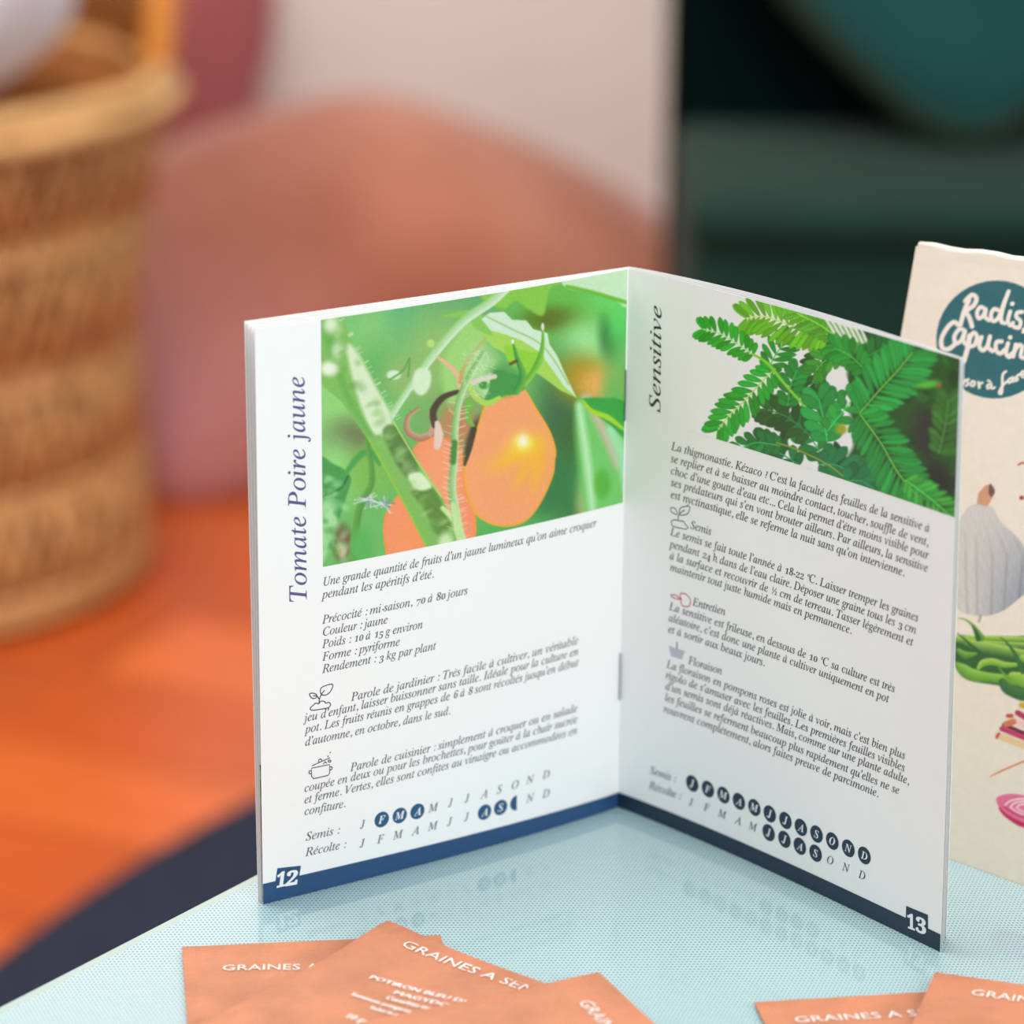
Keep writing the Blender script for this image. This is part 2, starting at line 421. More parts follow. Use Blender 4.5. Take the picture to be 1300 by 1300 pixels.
# ---- page 12 text
t = Ink(SL)
t.line('Une grande quantité de fruits d’un jaune lumineux qu’on aime croquer', (410, 744), (757, 668), EM)
t.line('pendant les apéritifs d’été.', (409.5, 760), (551, 733), EM)
for s_, a, b2 in (('Précocité : mi-saison, 70 à 80 jours', (409.5, 792), (594, 754)), ('Couleur : jaune', (409.5, 807.5), (492.5, 791)),
                  ('Poids : 10 à 15 g environ', (409.5, 823), (537, 797.2)), ('Forme : pyriforme', (409.5, 839), (508, 819)),
                  ('Rendement : 3 kg par plant', (409.5, 854.5), (553.5, 824.3)),
                  ('d’automne, en octobre, dans le sud.', (387.6, 947), (572, 906.5)), ('confiture.', (386.6, 1035), (439, 1024.5)),
                  ('Semis :', (388, 1067.4), (431, 1058)), ('Récolte :', (388, 1087), (439, 1076))):
    t.line(s_, a, b2, EM)
for s_, a, b2 in (('Parole de jardinier : Très facile à cultiver, un véritable', (446, 890), (734.5, 817)),
                  ('jeu d’enfant, laisser buissonner sans taille. Idéale pour la culture en', (387, 916.5), (734.5, 831)),
                  ('pot. Les fruits réunis en grappes de 6 à 8 sont récoltés jusqu’en début', (388, 931), (734.5, 845)),
                  ('Parole de cuisinier : simplement à croquer ou en salade', (445, 979.4), (733, 903)),
                  ('coupée en deux ou pour les brochettes, pour goûter à la chair sucrée', (386.6, 1005.7), (733, 917)),
                  ('et ferme. Vertes, elles sont confites au vinaigre ou accommodées en', (386.6, 1020.3), (733, 931))):
    t.line(s_, a, b2, EM, just=True, kx=1.08)
for ch, c in zip('J', [(460.5, 1046.5)]): t.centred(ch, c, EM)
for ch, c in zip('MJJASOND', [(550, 1025), (572, 1019), (593, 1013.5), (614, 1008), (634, 1002), (654, 996), (673, 989.5), (693, 983)]): t.centred(ch, c, EM)
for ch, c in zip('JFMAMJJND', [(460, 1070.5), (483, 1065), (505.3, 1059.4), (526.8, 1054.5), (549.6, 1048.3), (571, 1043), (592.4, 1037), (673, 1013), (693, 1007)]): t.centred(ch, c, EM)
t.obj('body_text', m_ink, pgL)
# icons: seedling, cooking pot
def Z(ox, oy, k_, pts): return [(ox+x/k_, oy+y/k_) for x, y in pts]
ic = Ink(SL); wI = .00026; z_ = lambda p: Z(380, 860, 7.222, p)
ic.stroke(z_([(180, 240), (183, 200), (205, 150), (232, 115)]), wI)
ic.stroke(z_([(205, 158), (192, 120), (215, 85), (303, 62), (290, 120), (250, 158)]), wI, closed=True)
ic.stroke(z_([(182, 200), (160, 170), (125, 170)]), wI)
ic.stroke(z_([(92, 152), (125, 144), (158, 160), (150, 188), (115, 190)]), wI, closed=True)
ic.stroke(z_([(115, 300), (100, 280), (130, 252), (150, 236), (178, 240), (195, 218), (228, 220), (243, 236), (270, 228), (286, 250), (262, 278), (190, 292)]), wI, closed=True)
z_ = lambda p: Z(380, 950, 7.222, p)
ic.stroke(z_([(110, 182), (276, 148), (278, 225), (262, 248), (130, 278), (112, 258)]), wI, closed=True, smooth=False)
ic.stroke(z_([(110, 205), (90, 210), (92, 232), (112, 230)]), wI); ic.stroke(z_([(277, 168), (298, 172), (296, 194), (278, 196)]), wI)
ic.stroke(z_([(115, 160), (280, 86)]), wI, smooth=False); ic.stroke(z_([(178, 128), (178, 106), (195, 98), (208, 112)]), wI)
ic.stroke(z_([(262, 118), (275, 106), (288, 116), (280, 128)]), wI, closed=True); ic.stroke(z_([(218, 145), (235, 124), (250, 138)]), wI)
ic.disc((380+282/7.22, 950+38/7.22), .0002); ic.disc((380+262/7.22, 950+72/7.22), .0002)
ic.obj('icon', mat('slate_ink', (52, 62, 84), .45), pgL)
ti = Ink(SL); ti.line('Tomate Poire jaune', (389.3, 763), (386.3, 475), .0069); ti.obj('title', m_title, pgL)
# month discs
dk = Ink(SL); RD = .00212
for c in ((484.5, 1040.3), (507.4, 1035.2), (529.8, 1030), (615, 1031), (635.4, 1025)): dk.disc(c, RD)
dk.disc((656, 1019), RD, half=True); dk.obj('month_disc', m_disc, pgL)
dl = Ink(SL)
for ch, c in zip('FMAAS', ((484.5, 1040.3), (507.4, 1035.2), (529.8, 1030), (615, 1031), (635.4, 1025))): dl.centred(ch, c, .0031, 'bi', .0001)
dl.obj('disc_letter', m_white_ink, pgL)
def band(sh, sidepx, spinepx, notch, name, m, parent):
    k_ = Ink(sh); vt = [sh.lf.inv(*sidepx)[1], sh.lf.inv(*spinepx)[1]]
    us = np.linspace(0, 1, 40); Wd = sh.lf.W*sh.sg
    V2 = [(u*Wd, 0) for u in us]+[(u*Wd, H*(vt[1]*(1-u)+vt[0]*u)) for u in us]
    k_.flat(V2, [(i, i+1, 41+i, 40+i) for i in range(39)])
    q = [sh.xy(*p) for p in notch]; k_.flat(q, [tuple(range(len(q)))], .00007); return k_.obj(name, m, parent)
band(SL, (333.6, 1122.2), (785.8, 1005.7), [(349, 1122), (352, 1102.2), (382, 1098.8), (379.6, 1113)], 'footer_band', m_band, pgL)
def digits2(sh, glyphs, parent, big=.0001):
    k_ = Ink(sh)
    for ch, bl, br, tl in glyphs:
        A, B, T_ = sh.xy(*bl), sh.xy(*br), sh.xy(*tl)
        V2, F = raw(mapc(ch, 'bd'), .022); V2 = (V2-V2.min(0))/(V2.max(0)-V2.min(0))
        k_.flat(A+V2[:, :1]*(B-A)+V2[:, 1:]*(T_-A), F, big)
    return k_.obj('page_number', m_white_ink, parent)
digits2(SL, [('1', (349.6, 1127.4), (361.8, 1124.6), (352.2, 1107.6)), ('2', (361.8, 1125.2), (376.8, 1122.6), (364.4, 1105.8))], pgL)

# ---- page 13 text
t = Ink(SR)
for s_, a, b2 in (
    ('La thigmonastie. Kézaco ? C’est la faculté des feuilles de la sensitive à', (852.6, 571), (1180.5, 676)),
    ('se replier et à se baisser au moindre contact, toucher, souffle de vent,', (852, 586.4), (1179, 693.6)),
    ('choc d’une goutte d’eau etc... Cela lui permet d’être moins visible pour', (852, 601.9), (1179, 710)),
    ('ses prédateurs qui s’en vont brouter ailleurs. Par ailleurs, la sensitive', (852, 616.7), (1178.5, 726.7)),
    ('est nyctinastique, elle se referme la nuit sans qu’on intervienne.', (851.8, 632), (1148.6, 732)),
    ('Semis', (876.8, 671), (903.5, 679.7)),
    ('Le semis se fait toute l’année à 18-22 °C. Laisser tremper les graines', (851.3, 679.3), (1166.3, 789.7)),
    ('pendant 24 h dans de l’eau claire. Déposer une graine tous les 3 cm', (851, 695), (1163.7, 805.2)),
    ('à la surface et recouvrir de ½ cm de terreau. Tasser légèrement et', (850.5, 709.6), (1159.4, 820.5)),
    ('maintenir tout juste humide mais en permanence.', (851, 724.2), (1081.5, 805.3)),
    ('Entretien', (879.8, 768.4), (921.4, 781.5)),
    ('La sensitive est frileuse, en dessous de 10 °C sa culture est très', (850, 774), (1136.5, 879.6)),
    ('aléatoire, c’est donc une plante à cultiver uniquement en pot', (849.4, 788.3), (1128.6, 892.5)),
    ('et à sortir aux beaux jours.', (848.7, 802.6), (971.2, 846.3)),
    ('Floraison', (874.3, 842.7), (917.2, 857)),
    ('La floraison en pompons roses est jolie à voir, mais c’est bien plus', (846.6, 847.3), (1149.5, 964.5)),
    ('rigolo de s’amuser avec les feuilles. Les premières feuilles visibles', (845.5, 861), (1149, 980)),
    ('d’un semis sont déjà réactives. Mais, comme sur une plante adulte,', (845.2, 875), (1154.5, 996.5)),
    ('les feuilles se referment beaucoup plus rapidement qu’elles ne se', (844.5, 889.5), (1142, 1008.8)),
    ('rouvrent complètement, alors faites preuve de parcimonie.', (843, 904), (1115.7, 1012.5)),
    ('Semis :', (825.7, 982), (858, 993.4)), ('Récolte :', (824.7, 1001), (864.6, 1015.4))):
    t.line(s_, a, b2, EM)
for ch, c in zip('JFMAMOND', [(877.5, 1018.4), (897.3, 1025.1), (917.2, 1033.2), (936.6, 1041), (956, 1049.2), (1054.2, 1092), (1074.2, 1101.4), (1094.3, 1110.6)]): t.centred(ch, c, EM)
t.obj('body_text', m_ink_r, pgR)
row1 = [(879, 994.6), (898.9, 1001.7), (918.5, 1009.3), (938.2, 1017.3), (957.8, 1025.1), (977.4, 1033.2), (997.3, 1041.6), (1016.9, 1050.3), (1036.8, 1058.8), (1056.8, 1067.7), (1077.1, 1076.9), (1097.4, 1086)]
row2 = [(976, 1057), (996, 1065.5), (1015.6, 1074.2), (1035.6, 1083.1)]
dk = Ink(SR); dl = Ink(SR)
for c, ch in zip(row1+row2, 'JFMAMJJASONDJJAS'): dk.disc(c, .00226); dl.centred(ch, c, .0031, 'bi', .0001)
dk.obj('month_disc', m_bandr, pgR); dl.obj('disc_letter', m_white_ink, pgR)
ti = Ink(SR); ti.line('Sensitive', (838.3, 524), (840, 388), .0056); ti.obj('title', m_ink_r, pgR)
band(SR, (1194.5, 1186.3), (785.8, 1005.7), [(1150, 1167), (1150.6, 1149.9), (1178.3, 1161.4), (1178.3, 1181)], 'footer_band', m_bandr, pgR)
digits2(SR, [('1', (1152, 1177.8), (1161.8, 1181.6), (1152, 1158)), ('3', (1162.8, 1182.4), (1176, 1187.6), (1163, 1162))], pgR)
ic = Ink(SR); z_ = lambda p: Z(830, 540, 6.19, p)
ic.stroke(z_([(192, 745), (195, 710), (215, 685), (245, 665)]), .00024)
ic.stroke(z_([(205, 700), (205, 660), (230, 640), (283, 640), (270, 690), (235, 705)]), .00024, closed=True)
ic.stroke(z_([(185, 700), (140, 680), (135, 648), (170, 655)]), .00024, closed=True)
ic.stroke(z_([(150, 790), (140, 755), (165, 742), (200, 750), (235, 755), (250, 780), (270, 800), (250, 815), (200, 805)]), .00024, closed=True)
ic.obj('icon', mat('slate_ink', (52, 62, 84), .45), pgR)
ic = Ink(SR); z_ = lambda p: Z(830, 740, 7.222, p)
ic.stroke(z_([(160, 110), (200, 112), (235, 135), (230, 150), (170, 130)]), .0003, closed=True)
ic.stroke(z_([(245, 100), (300, 105), (338, 160), (320, 215), (260, 205), (250, 150)]), .00032, closed=True)
ic.stroke(z_([(225, 140), (260, 150)]), .0004, smooth=False)
ic.obj('icon', m_red_ink, pgR)
ic = Ink(SR); q = [SR.xy(*p) for p in z_([(140, 580), (285, 625), (258, 702), (160, 672)])]; ic.flat(q, [(0, 1, 2, 3)])
ic.obj('icon', m_lilac, pgR)
ic = Ink(SR); ic.stroke(z_([(142, 582), (210, 608), (285, 630)]), .0003); ic.stroke(z_([(215, 540), (212, 610)]), .0004, smooth=False)
ic.obj('icon', mat('grey_ink', (110, 112, 125), .45), pgR)

# ------------------------------------------------------------------ printed pictures (numpy artwork carried as per-vertex ink)
class Art:
    def __init__(s, x0, y0, x1, y1, k_, bg):
        s.x0, s.y0, s.k = x0, y0, k_; s.w = int((x1-x0)*k_); s.h = int((y1-y0)*k_)
        s.im = np.ones((s.h, s.w, 3))*np.array(bg, float)
        s.X, s.Y = np.meshgrid(x0+(np.arange(s.w)+.5)/k_, y0+(np.arange(s.h)+.5)/k_)
    def win(s, xa, ya, xb, yb):
        i0 = max(0, int((ya-s.y0)*s.k)); i1 = min(s.h, int((yb-s.y0)*s.k)+2); j0 = max(0, int((xa-s.x0)*s.k)); j1 = min(s.w, int((xb-s.x0)*s.k)+2)
        return (slice(i0, max(i0, i1)), slice(j0, max(j0, j1)))
    def mix(s, wn, a, col):
        a = a[..., None]; s.im[wn] = s.im[wn]*(1-a)+np.asarray(col, float)*a
    def blob(s, x, y, rx, ry, col, soft=1., rot=0, op=1.):
        R_ = max(rx, ry)*(1+soft)+2; wn = s.win(x-R_, y-R_, x+R_, y+R_); X, Y = s.X[wn]-x, s.Y[wn]-y
        c_, s_ = math.cos(math.radians(rot)), math.sin(math.radians(rot)); U = (X*c_+Y*s_)/rx; Vv = (-X*s_+Y*c_)/ry
        d = np.sqrt(U*U+Vv*Vv); a = np.clip((1+soft-d)/(2*soft+1e-6), 0, 1) if soft > .02 else np.clip((1-d)*rx*s.k+.5, 0, 1)
        s.mix(wn, a*a*(3-2*a)*op, col)
    def poly(s, pts, col, soft=.7, smooth=True, shade=None, op=1.):
        P = catmull(pts, 6, True) if smooth else np.array(pts, float)
        m_ = soft*2+2; wn = s.win(P[:, 0].min()-m_, P[:, 1].min()-m_, P[:, 0].max()+m_, P[:, 1].max()+m_); X, Y = s.X[wn], s.Y[wn]
        if X.size == 0: return
        ins = np.zeros(X.shape, bool); D = np.full(X.shape, 1e9)
        Q = np.roll(P, -1, 0)
        for (ax, ay), (bx, by) in zip(P, Q):
            if ay != by:
                c_ = ((ay > Y) != (by > Y)) & (X < (bx-ax)*(Y-ay)/(by-ay)+ax); ins ^= c_
            L2 = (bx-ax)**2+(by-ay)**2+1e-9; t_ = np.clip(((X-ax)*(bx-ax)+(Y-ay)*(by-ay))/L2, 0, 1)
            D = np.minimum(D, (X-ax-t_*(bx-ax))**2+(Y-ay-t_*(by-ay))**2)
        sd = np.sqrt(D)*np.where(ins, 1, -1); a = np.clip(sd/soft*.5+.5, 0, 1)*op
        if shade is not None:
            col = np.asarray(col, float)*np.ones(X.shape+(3,)); col = shade(X, Y, np.maximum(sd, 0), col)
        s.mix(wn, a, col)
    def stroke(s, pts, w_, col, soft=.6, hi=None, op=1.):
        P = catmull(pts, 6); n_ = len(P); ws = np.interp(np.linspace(0, 1, n_), np.linspace(0, 1, len(w_)), w_) if hasattr(w_, '__len__') else np.full(n_, float(w_))
        m_ = ws.max()+soft*2+2; wn = s.win(P[:, 0].min()-m_, P[:, 1].min()-m_, P[:, 0].max()+m_, P[:, 1].max()+m_); X, Y = s.X[wn], s.Y[wn]
        if X.size == 0: return
        SD = np.full(X.shape, -1e9); SG = np.zeros(X.shape)
        for i in range(n_-1):
            ax, ay = P[i]; bx, by = P[i+1]; L2 = (bx-ax)**2+(by-ay)**2+1e-9; t_ = np.clip(((X-ax)*(bx-ax)+(Y-ay)*(by-ay))/L2, 0, 1)
            r_ = (ws[i]*(1-t_)+ws[i+1]*t_)/2; d = np.sqrt((X-ax-t_*(bx-ax))**2+(Y-ay-t_*(by-ay))**2)
            v_ = r_-d; g = ((X-ax)*(by-ay)-(Y-ay)*(bx-ax))/np.sqrt(L2)/(r_+1e-6); up_ = v_ > SD; SD = np.where(up_, v_, SD); SG = np.where(up_, g, SG)
        a = np.clip(SD/soft*.5+.5, 0, 1)*op
        if hi is not None:
            f_ = np.clip(SG*.5+.5, 0, 1)[..., None]; col = np.asarray(col, float)*(1-f_)+np.asarray(hi, float)*f_
        s.mix(wn, a, col)
    def noise(s, amp, cell, seed=0):
        r_ = np.random.RandomState(seed); gh, gw = int(s.h/s.k/cell)+3, int(s.w/s.k/cell)+3; G = r_.rand(gh, gw)-.5
        yy = np.linspace(0, gh-1.001, s.h); xx = np.linspace(0, gw-1.001, s.w); yi, xi = yy.astype(int), xx.astype(int); fy_, fx_ = (yy-yi)[:, None], (xx-xi)[None]
        n_ = G[yi][:, xi]*(1-fy_)*(1-fx_)+G[np.minimum(yi+1, gh-1)][:, xi]*fy_*(1-fx_)+G[yi][:, np.minimum(xi+1, gw-1)]*(1-fy_)*fx_+G[np.minimum(yi+1, gh-1)][:, np.minimum(xi+1, gw-1)]*fy_*fx_
        s.im = np.clip(s.im+n_[..., None]*amp, 0, 255)
    def sample(s, xy):
        gx = np.clip((xy[:, 0]-s.x0)*s.k-.5, 0, s.w-1.01); gy = np.clip((xy[:, 1]-s.y0)*s.k-.5, 0, s.h-1.01)
        i, j = gy.astype(int), gx.astype(int); a, b_ = (gy-i)[:, None], (gx-j)[:, None]
        I = s.im; return I[i, j]*(1-a)*(1-b_)+I[i+1, j]*a*(1-b_)+I[i, j+1]*(1-a)*b_+I[i+1, j+1]*a*b_
def plate(name, P3, art, m, parent, gain, nu, nv, flip=False, maxalb=.9, xy=None):
    P3 = P3.reshape(-1, 3); colr = np.minimum(lin(np.clip(art.sample(proj(P3) if xy is None else xy), 0, 255))*gain, maxalb)
    o = obj(name, A_rel(P3, parent), grid_faces(nu, nv, flip), m, parent, True)
    at = o.data.color_attributes.new('ink', 'FLOAT_COLOR', 'POINT'); at.data.foreach_set('color', np.hstack([colr, np.ones((len(colr), 1))]).ravel().astype(np.float32))
    return o
m_print = attr_mat('printed_picture', .38)

# ---- tomato picture
A = Art(400, 335, 805, 730, 2, (112, 190, 100))
for x, y, rx, ry, c in ((430, 500, 60, 90, (150, 215, 120)), (510, 410, 55, 40, (98, 188, 122)), (470, 430, 25, 60, (135, 205, 118)), (600, 385, 60, 28, (105, 175, 112)), (480, 480, 30, 40, (105, 185, 95)),
                        (560, 450, 50, 50, (150, 195, 105)), (445, 560, 30, 26, (112, 120, 78)), (425, 600, 30, 40, (150, 220, 125)), (470, 600, 26, 30, (130, 190, 80)), (520, 480, 30, 25, (150, 190, 110)),
                        (600, 540, 60, 40, (140, 165, 95)), (720, 400, 70, 40, (105, 190, 70)), (700, 405, 34, 15, (98, 118, 30)), (745, 440, 32, 32, (160, 232, 150)), (775, 425, 13, 30, (48, 118, 58)), (785, 400, 15, 40, (90, 215, 100)), (775, 375, 30, 22, (105, 215, 100)),
                        (712, 540, 32, 75, (66, 112, 68)), (735, 600, 24, 70, (60, 105, 40)), (700, 620, 50, 45, (48, 128, 68)), (640, 690, 60, 30, (85, 180, 85)), (740, 480, 30, 28, (178, 150, 30)), (762, 488, 24, 20, (238, 178, 90)), (780, 520, 16, 60, (110, 190, 90)),
                        (745, 640, 12, 30, (190, 180, 120)), (765, 610, 26, 60, (120, 215, 110))):
    A.blob(x, y, rx, ry, c, .8)
A.poly([(800, 335), (800, 385), (770, 372), (735, 362), (700, 365), (690, 400), (670, 392), (655, 382), (640, 392), (620, 385), (610, 372), (640, 350)], (140, 205, 75), 2)
A.poly([(798, 338), (796, 388), (780, 380), (755, 372), (720, 366), (715, 352), (745, 340)], (205, 238, 195), 1.5)
A.stroke([(720, 364), (755, 372), (795, 384)], 5, (110, 190, 50), 1.5)
# right blurred leaf
A.poly([(736, 505), (760, 512), (792, 530), (795, 640), (770, 645), (745, 648), (735, 590), (730, 540)], (118, 208, 105), 5)
A.stroke([(745, 505), (765, 545), (785, 590)], 10, (215, 190, 170), 5); A.stroke([(775, 545), (790, 580), (796, 620)], [12, 16, 12], (165, 232, 175), 4)
A.stroke([(735, 515), (745, 580), (752, 645)], [8, 10, 8], (190, 240, 185), 4); A.blob(765, 615, 10, 18, (90, 185, 60), .5)
A.poly([(738, 508), (760, 505), (795, 512), (800, 560), (775, 540), (755, 525)], (50, 168, 62), 1.2)
A.stroke([(740, 509), (752, 522), (772, 530), (792, 545)], [3, 6, 7, 4], (170, 220, 40), 1)
# pale serrated leaf
A.poly([(560, 470), (580, 425), (600, 395), (618, 420), (600, 480), (575, 520)], (165, 218, 120), 5)
A.poly([(608, 408), (620, 398), (640, 396), (650, 406), (668, 407), (677, 418), (695, 423), (697, 438), (708, 452), (716, 472), (732, 505), (712, 496), (696, 484), (682, 474), (664, 462), (648, 452), (625, 440), (612, 425)], (172, 220, 90), 1, smooth=False)
A.poly([(610, 406), (622, 397), (640, 396), (650, 406), (668, 407), (677, 418), (695, 423), (697, 436), (706, 450), (715, 470), (731, 504), (716, 490), (702, 470), (684, 446), (662, 432), (640, 424), (618, 418)], (216, 240, 214), 1, smooth=False)
A.stroke([(618, 402), (650, 418), (690, 440), (722, 488)], 2, (160, 210, 130), 1)
A.poly([(640, 440), (665, 445), (690, 452), (680, 470), (655, 475)], (150, 215, 60), 1.5)
A.poly([(560, 402), (596, 394), (615, 410), (625, 426), (605, 418), (592, 404)], (140, 205, 90), 1.5)
# thin branch top
A.stroke([(640, 366), (622, 384), (588, 408), (552, 448), (520, 492), (494, 532)], [15, 12, 11, 11, 9, 8], (150, 210, 120), 1, hi=(225, 243, 222))
A.blob(500, 476, 9, 6, (214, 240, 205), .25); A.stroke([(495, 482), (512, 470), (520, 455), (518, 478)], 2.2, (95, 165, 70), .8); A.blob(547, 436, 5, 5, (190, 225, 120), .3)
A.poly([(528, 470), (545, 470), (546, 490), (535, 502), (524, 492)], (222, 242, 205), 2)
# back tomato
def tom(X, Y, sd, col):
    f_ = np.clip(sd/5, 0, 1)[..., None]; return col*f_+np.array((255, 150, 60))*(1-f_)
A.poly([(523, 572), (541, 556), (565, 556), (585, 566), (590, 600), (594, 630), (604, 655), (600, 690), (560, 720), (500, 720), (488, 690), (488, 655), (505, 628), (520, 600)], (255, 152, 108), .8, shade=tom)
A.blob(560, 600, 26, 34, (255, 170, 116), .8, op=.6); A.blob(520, 680, 20, 26, (255, 160, 80), .8, op=.5); A.blob(580, 540, 22, 26, (235, 120, 90), .5, op=.6); A.blob(600, 560, 8, 30, (90, 70, 55), .4, rot=15)
# fluff and lower left leaves
A.poly([(400, 590), (425, 590), (445, 605), (440, 630), (430, 660), (415, 700), (400, 730)], (72, 160, 75), 1.5)
A.poly([(408, 640), (425, 650), (432, 680), (418, 700), (408, 712)], (165, 225, 155), 3); A.stroke([(410, 630), (432, 620), (442, 604)], 2.5, (40, 110, 50), 1)
A.stroke([(440, 600), (455, 580), (470, 574), (482, 590)], [6, 8, 8, 4], (75, 165, 75), 1.5)
A.blob(435, 690, 12, 22, (110, 85, 55), .5); A.blob(432, 700, 6, 6, (235, 140, 110), .5)
A.stroke([(466, 560), (472, 610), (455, 650), (448, 716)], [5, 8, 9, 12], (108, 170, 70), 1, hi=(80, 150, 60)); A.blob(460, 695, 14, 25, (95, 185, 90), .5)
for i in range(46):
    a = rng.rand()*6.28; r_ = 4+rng.rand()*15; cx_, cy_ = (462+rng.rand()*10, 634) if i < 26 else (488, 640)
    A.stroke([(cx_, cy_), (cx_+r_*math.cos(a), cy_+r_*.7*math.sin(a))], 1.6, (222, 232, 238) if i % 3 else (120, 140, 150), 1, op=.7)
# main thick stem
A.poly([(404, 400), (432, 402), (450, 440), (478, 490), (500, 535), (530, 585), (560, 630), (590, 690), (575, 720), (545, 700), (520, 650), (492, 600), (468, 560), (435, 512), (404, 478)], (132, 192, 92), 1)
A.poly([(440, 440), (452, 445), (478, 492), (498, 532), (488, 552), (470, 545), (450, 490)], (222, 240, 200), 3)
A.stroke([(412, 410), (420, 440), (440, 500), (470, 552)], [12, 10, 8, 6], (110, 180, 80), 3)
A.blob(418, 468, 11, 9, (242, 248, 225), .6); A.blob(427, 445, 6, 12, (190, 225, 170), .8); A.blob(420, 412, 9, 10, (225, 242, 205), .8)
A.poly([(486, 550), (503, 542), (530, 588), (525, 604), (510, 600)], (92, 132, 62), 2.5)
A.poly([(522, 622), (545, 616), (562, 640), (572, 668), (556, 680), (540, 650)], (100, 142, 58), 2.5)
A.poly([(518, 604), (534, 600), (548, 618), (530, 622)], (226, 244, 200), 2); A.blob(566, 690, 9, 14, (208, 236, 180), .6); A.stroke([(562, 645), (580, 664), (588, 690)], [6, 10, 6], (205, 235, 150), 1.5)
A.stroke([(468, 556), (492, 600), (520, 652), (546, 702)], 2.5, (150, 205, 60), 1); A.stroke([(500, 536), (530, 586), (560, 630)], 2, (190, 225, 120), 1)
# curls
A.stroke([(532, 518), (518, 530), (518, 548), (534, 556), (548, 550)], [3, 6, 8, 9, 8], (176, 116, 92), 1, hi=(214, 170, 140)); A.stroke([(546, 552), (551, 535), (545, 525)], [6, 7, 3], (210, 160, 140), 1)
A.stroke([(582, 497), (562, 505), (550, 522), (552, 540)], [5, 8, 9, 8], (78, 62, 44), 1.2); A.stroke([(555, 537), (557, 552), (555, 567)], [6, 12, 8], (238, 208, 192), 1)
A.stroke([(555, 453), (570, 464), (582, 478), (584, 492)], [3, 6, 7, 6], (236, 190, 150), 1.2); A.stroke([(616, 430), (600, 450), (588, 470), (585, 485)], [2, 5, 6, 6], (205, 170, 90), 1)
for i in range(60):
    t_ = rng.rand(); x, y = 420+t_*140, 420+t_*250; A.blob(x+rng.randn()*6, y+rng.randn()*5, 2+rng.rand()*3, 3+rng.rand()*5, [(150, 205, 110), (104, 160, 72), (205, 232, 178)][rng.randint(3)], .9, rot=60, op=.35)
for i in range(40):
    x, y = 405+rng.rand()*34, 595+rng.rand()*115; A.blob(x, y, 3+rng.rand()*5, 2+rng.rand()*3, [(60, 140, 60), (130, 205, 120), (190, 235, 180)][rng.randint(3)], .9, rot=rng.rand()*180, op=.5)
# front tomato
def tom2(X, Y, sd, col):
    f_ = np.clip(sd/4, 0, 1)[..., None]; col = col*f_+np.array((255, 176, 40))*(1-f_)
    for cx_, cy_, rx_, ry_, rt, cc, st_ in ((652, 578, 34, 13, -28, (255, 196, 48), .9), (682, 595, 11, 30, 10, (255, 186, 52), .8), (663, 600, 8, 26, 25, (255, 186, 52), .7), (680, 570, 14, 20, 0, (255, 190, 40), .7), (664, 563, 16, 13, 0, (255, 236, 60), 1), (664, 560, 8, 9, 0, (255, 253, 225), 1)):
        c_, s_ = math.cos(math.radians(rt)), math.sin(math.radians(rt)); U = ((X-cx_)*c_+(Y-cy_)*s_)/rx_; V_ = (-(X-cx_)*s_+(Y-cy_)*c_)/ry_
        g = (np.exp(-(U*U+V_*V_)*1.1)*st_)[..., None]; col = col*(1-g)+np.array(cc)*g
    return col
A.poly([(616, 514), (632, 506), (652, 500), (665, 493), (680, 516), (698, 546), (706, 570), (705, 584), (702, 605), (686, 640), (667, 662), (642, 669), (617, 663), (601, 649), (592, 624), (589, 592), (598, 564), (607, 538)], (255, 168, 112), .8, shade=tom2)
# calyx
A.blob(612, 470, 20, 30, (178, 222, 150), .6); A.blob(640, 482, 24, 20, (92, 170, 92), .35); A.blob(622, 488, 14, 14, (190, 232, 165), .6); A.blob(614, 489, 6, 5, (70, 150, 60), .4)
A.poly([(628, 470), (660, 478), (666, 492), (655, 500), (640, 502), (625, 510), (614, 512), (620, 495)], (72, 156, 72), 1.2)
A.stroke([(594, 482), (602, 502), (618, 512), (634, 505)], [4, 7, 8, 5], (178, 220, 88), 1); A.stroke([(596, 512), (594, 530), (602, 542)], [10, 7, 3], (120, 190, 70), 1)
A.stroke([(651, 434), (657, 455), (664, 478), (656, 497)], [2, 6, 10, 9], (44, 142, 62), .8, hi=(120, 190, 80)); A.blob(651, 434, 1.8, 3, (240, 245, 230), .3)
A.stroke([(689, 414), (689, 438), (683, 462), (666, 488)], [2, 5, 9, 6], (86, 168, 44), .8, hi=(150, 215, 80)); A.blob(689, 415, 2, 5, (235, 225, 215), .3)
A.stroke([(628, 478), (610, 482), (600, 486)], 6, (228, 215, 200), 1); A.stroke([(648, 462), (656, 458)], 4, (110, 85, 30), 1)
A.stroke([(602, 545), (596, 570), (590, 590)], [7, 6, 3], (72, 62, 40), 1)
# hairy stalk
A.stroke([(614, 448), (598, 475), (584, 505), (578, 540), (577, 580), (574, 620), (580, 660), (584, 690)], [6, 8, 9, 9, 9, 10, 12, 12], (120, 180, 90), 1, hi=(205, 236, 185))
A.stroke([(577, 562), (575, 586)], 8, (80, 140, 60), 1.5); A.stroke([(575, 640), (582, 672), (588, 692)], [6, 12, 12], (200, 235, 160), 1.5)
for i in range(70):
    t_ = rng.rand(); y = 500+t_*185; x = np.interp(y, [500, 540, 620, 690], [585, 578, 575, 584]); s_ = 1 if rng.rand() < .6 else -1; l_ = 6+rng.rand()*5
    A.stroke([(x+4*s_, y), (x+(4+l_)*s_, y-1-rng.rand()*4)], .8, (245, 225, 205), .6, op=.7)
for i in range(50):
    x, y = 590+rng.rand()*35, 445+rng.rand()*60; a = rng.rand()*6.28; A.stroke([(x, y), (x+6*math.cos(a), y+6*math.sin(a))], .9, (225, 243, 205), .6, op=.6)
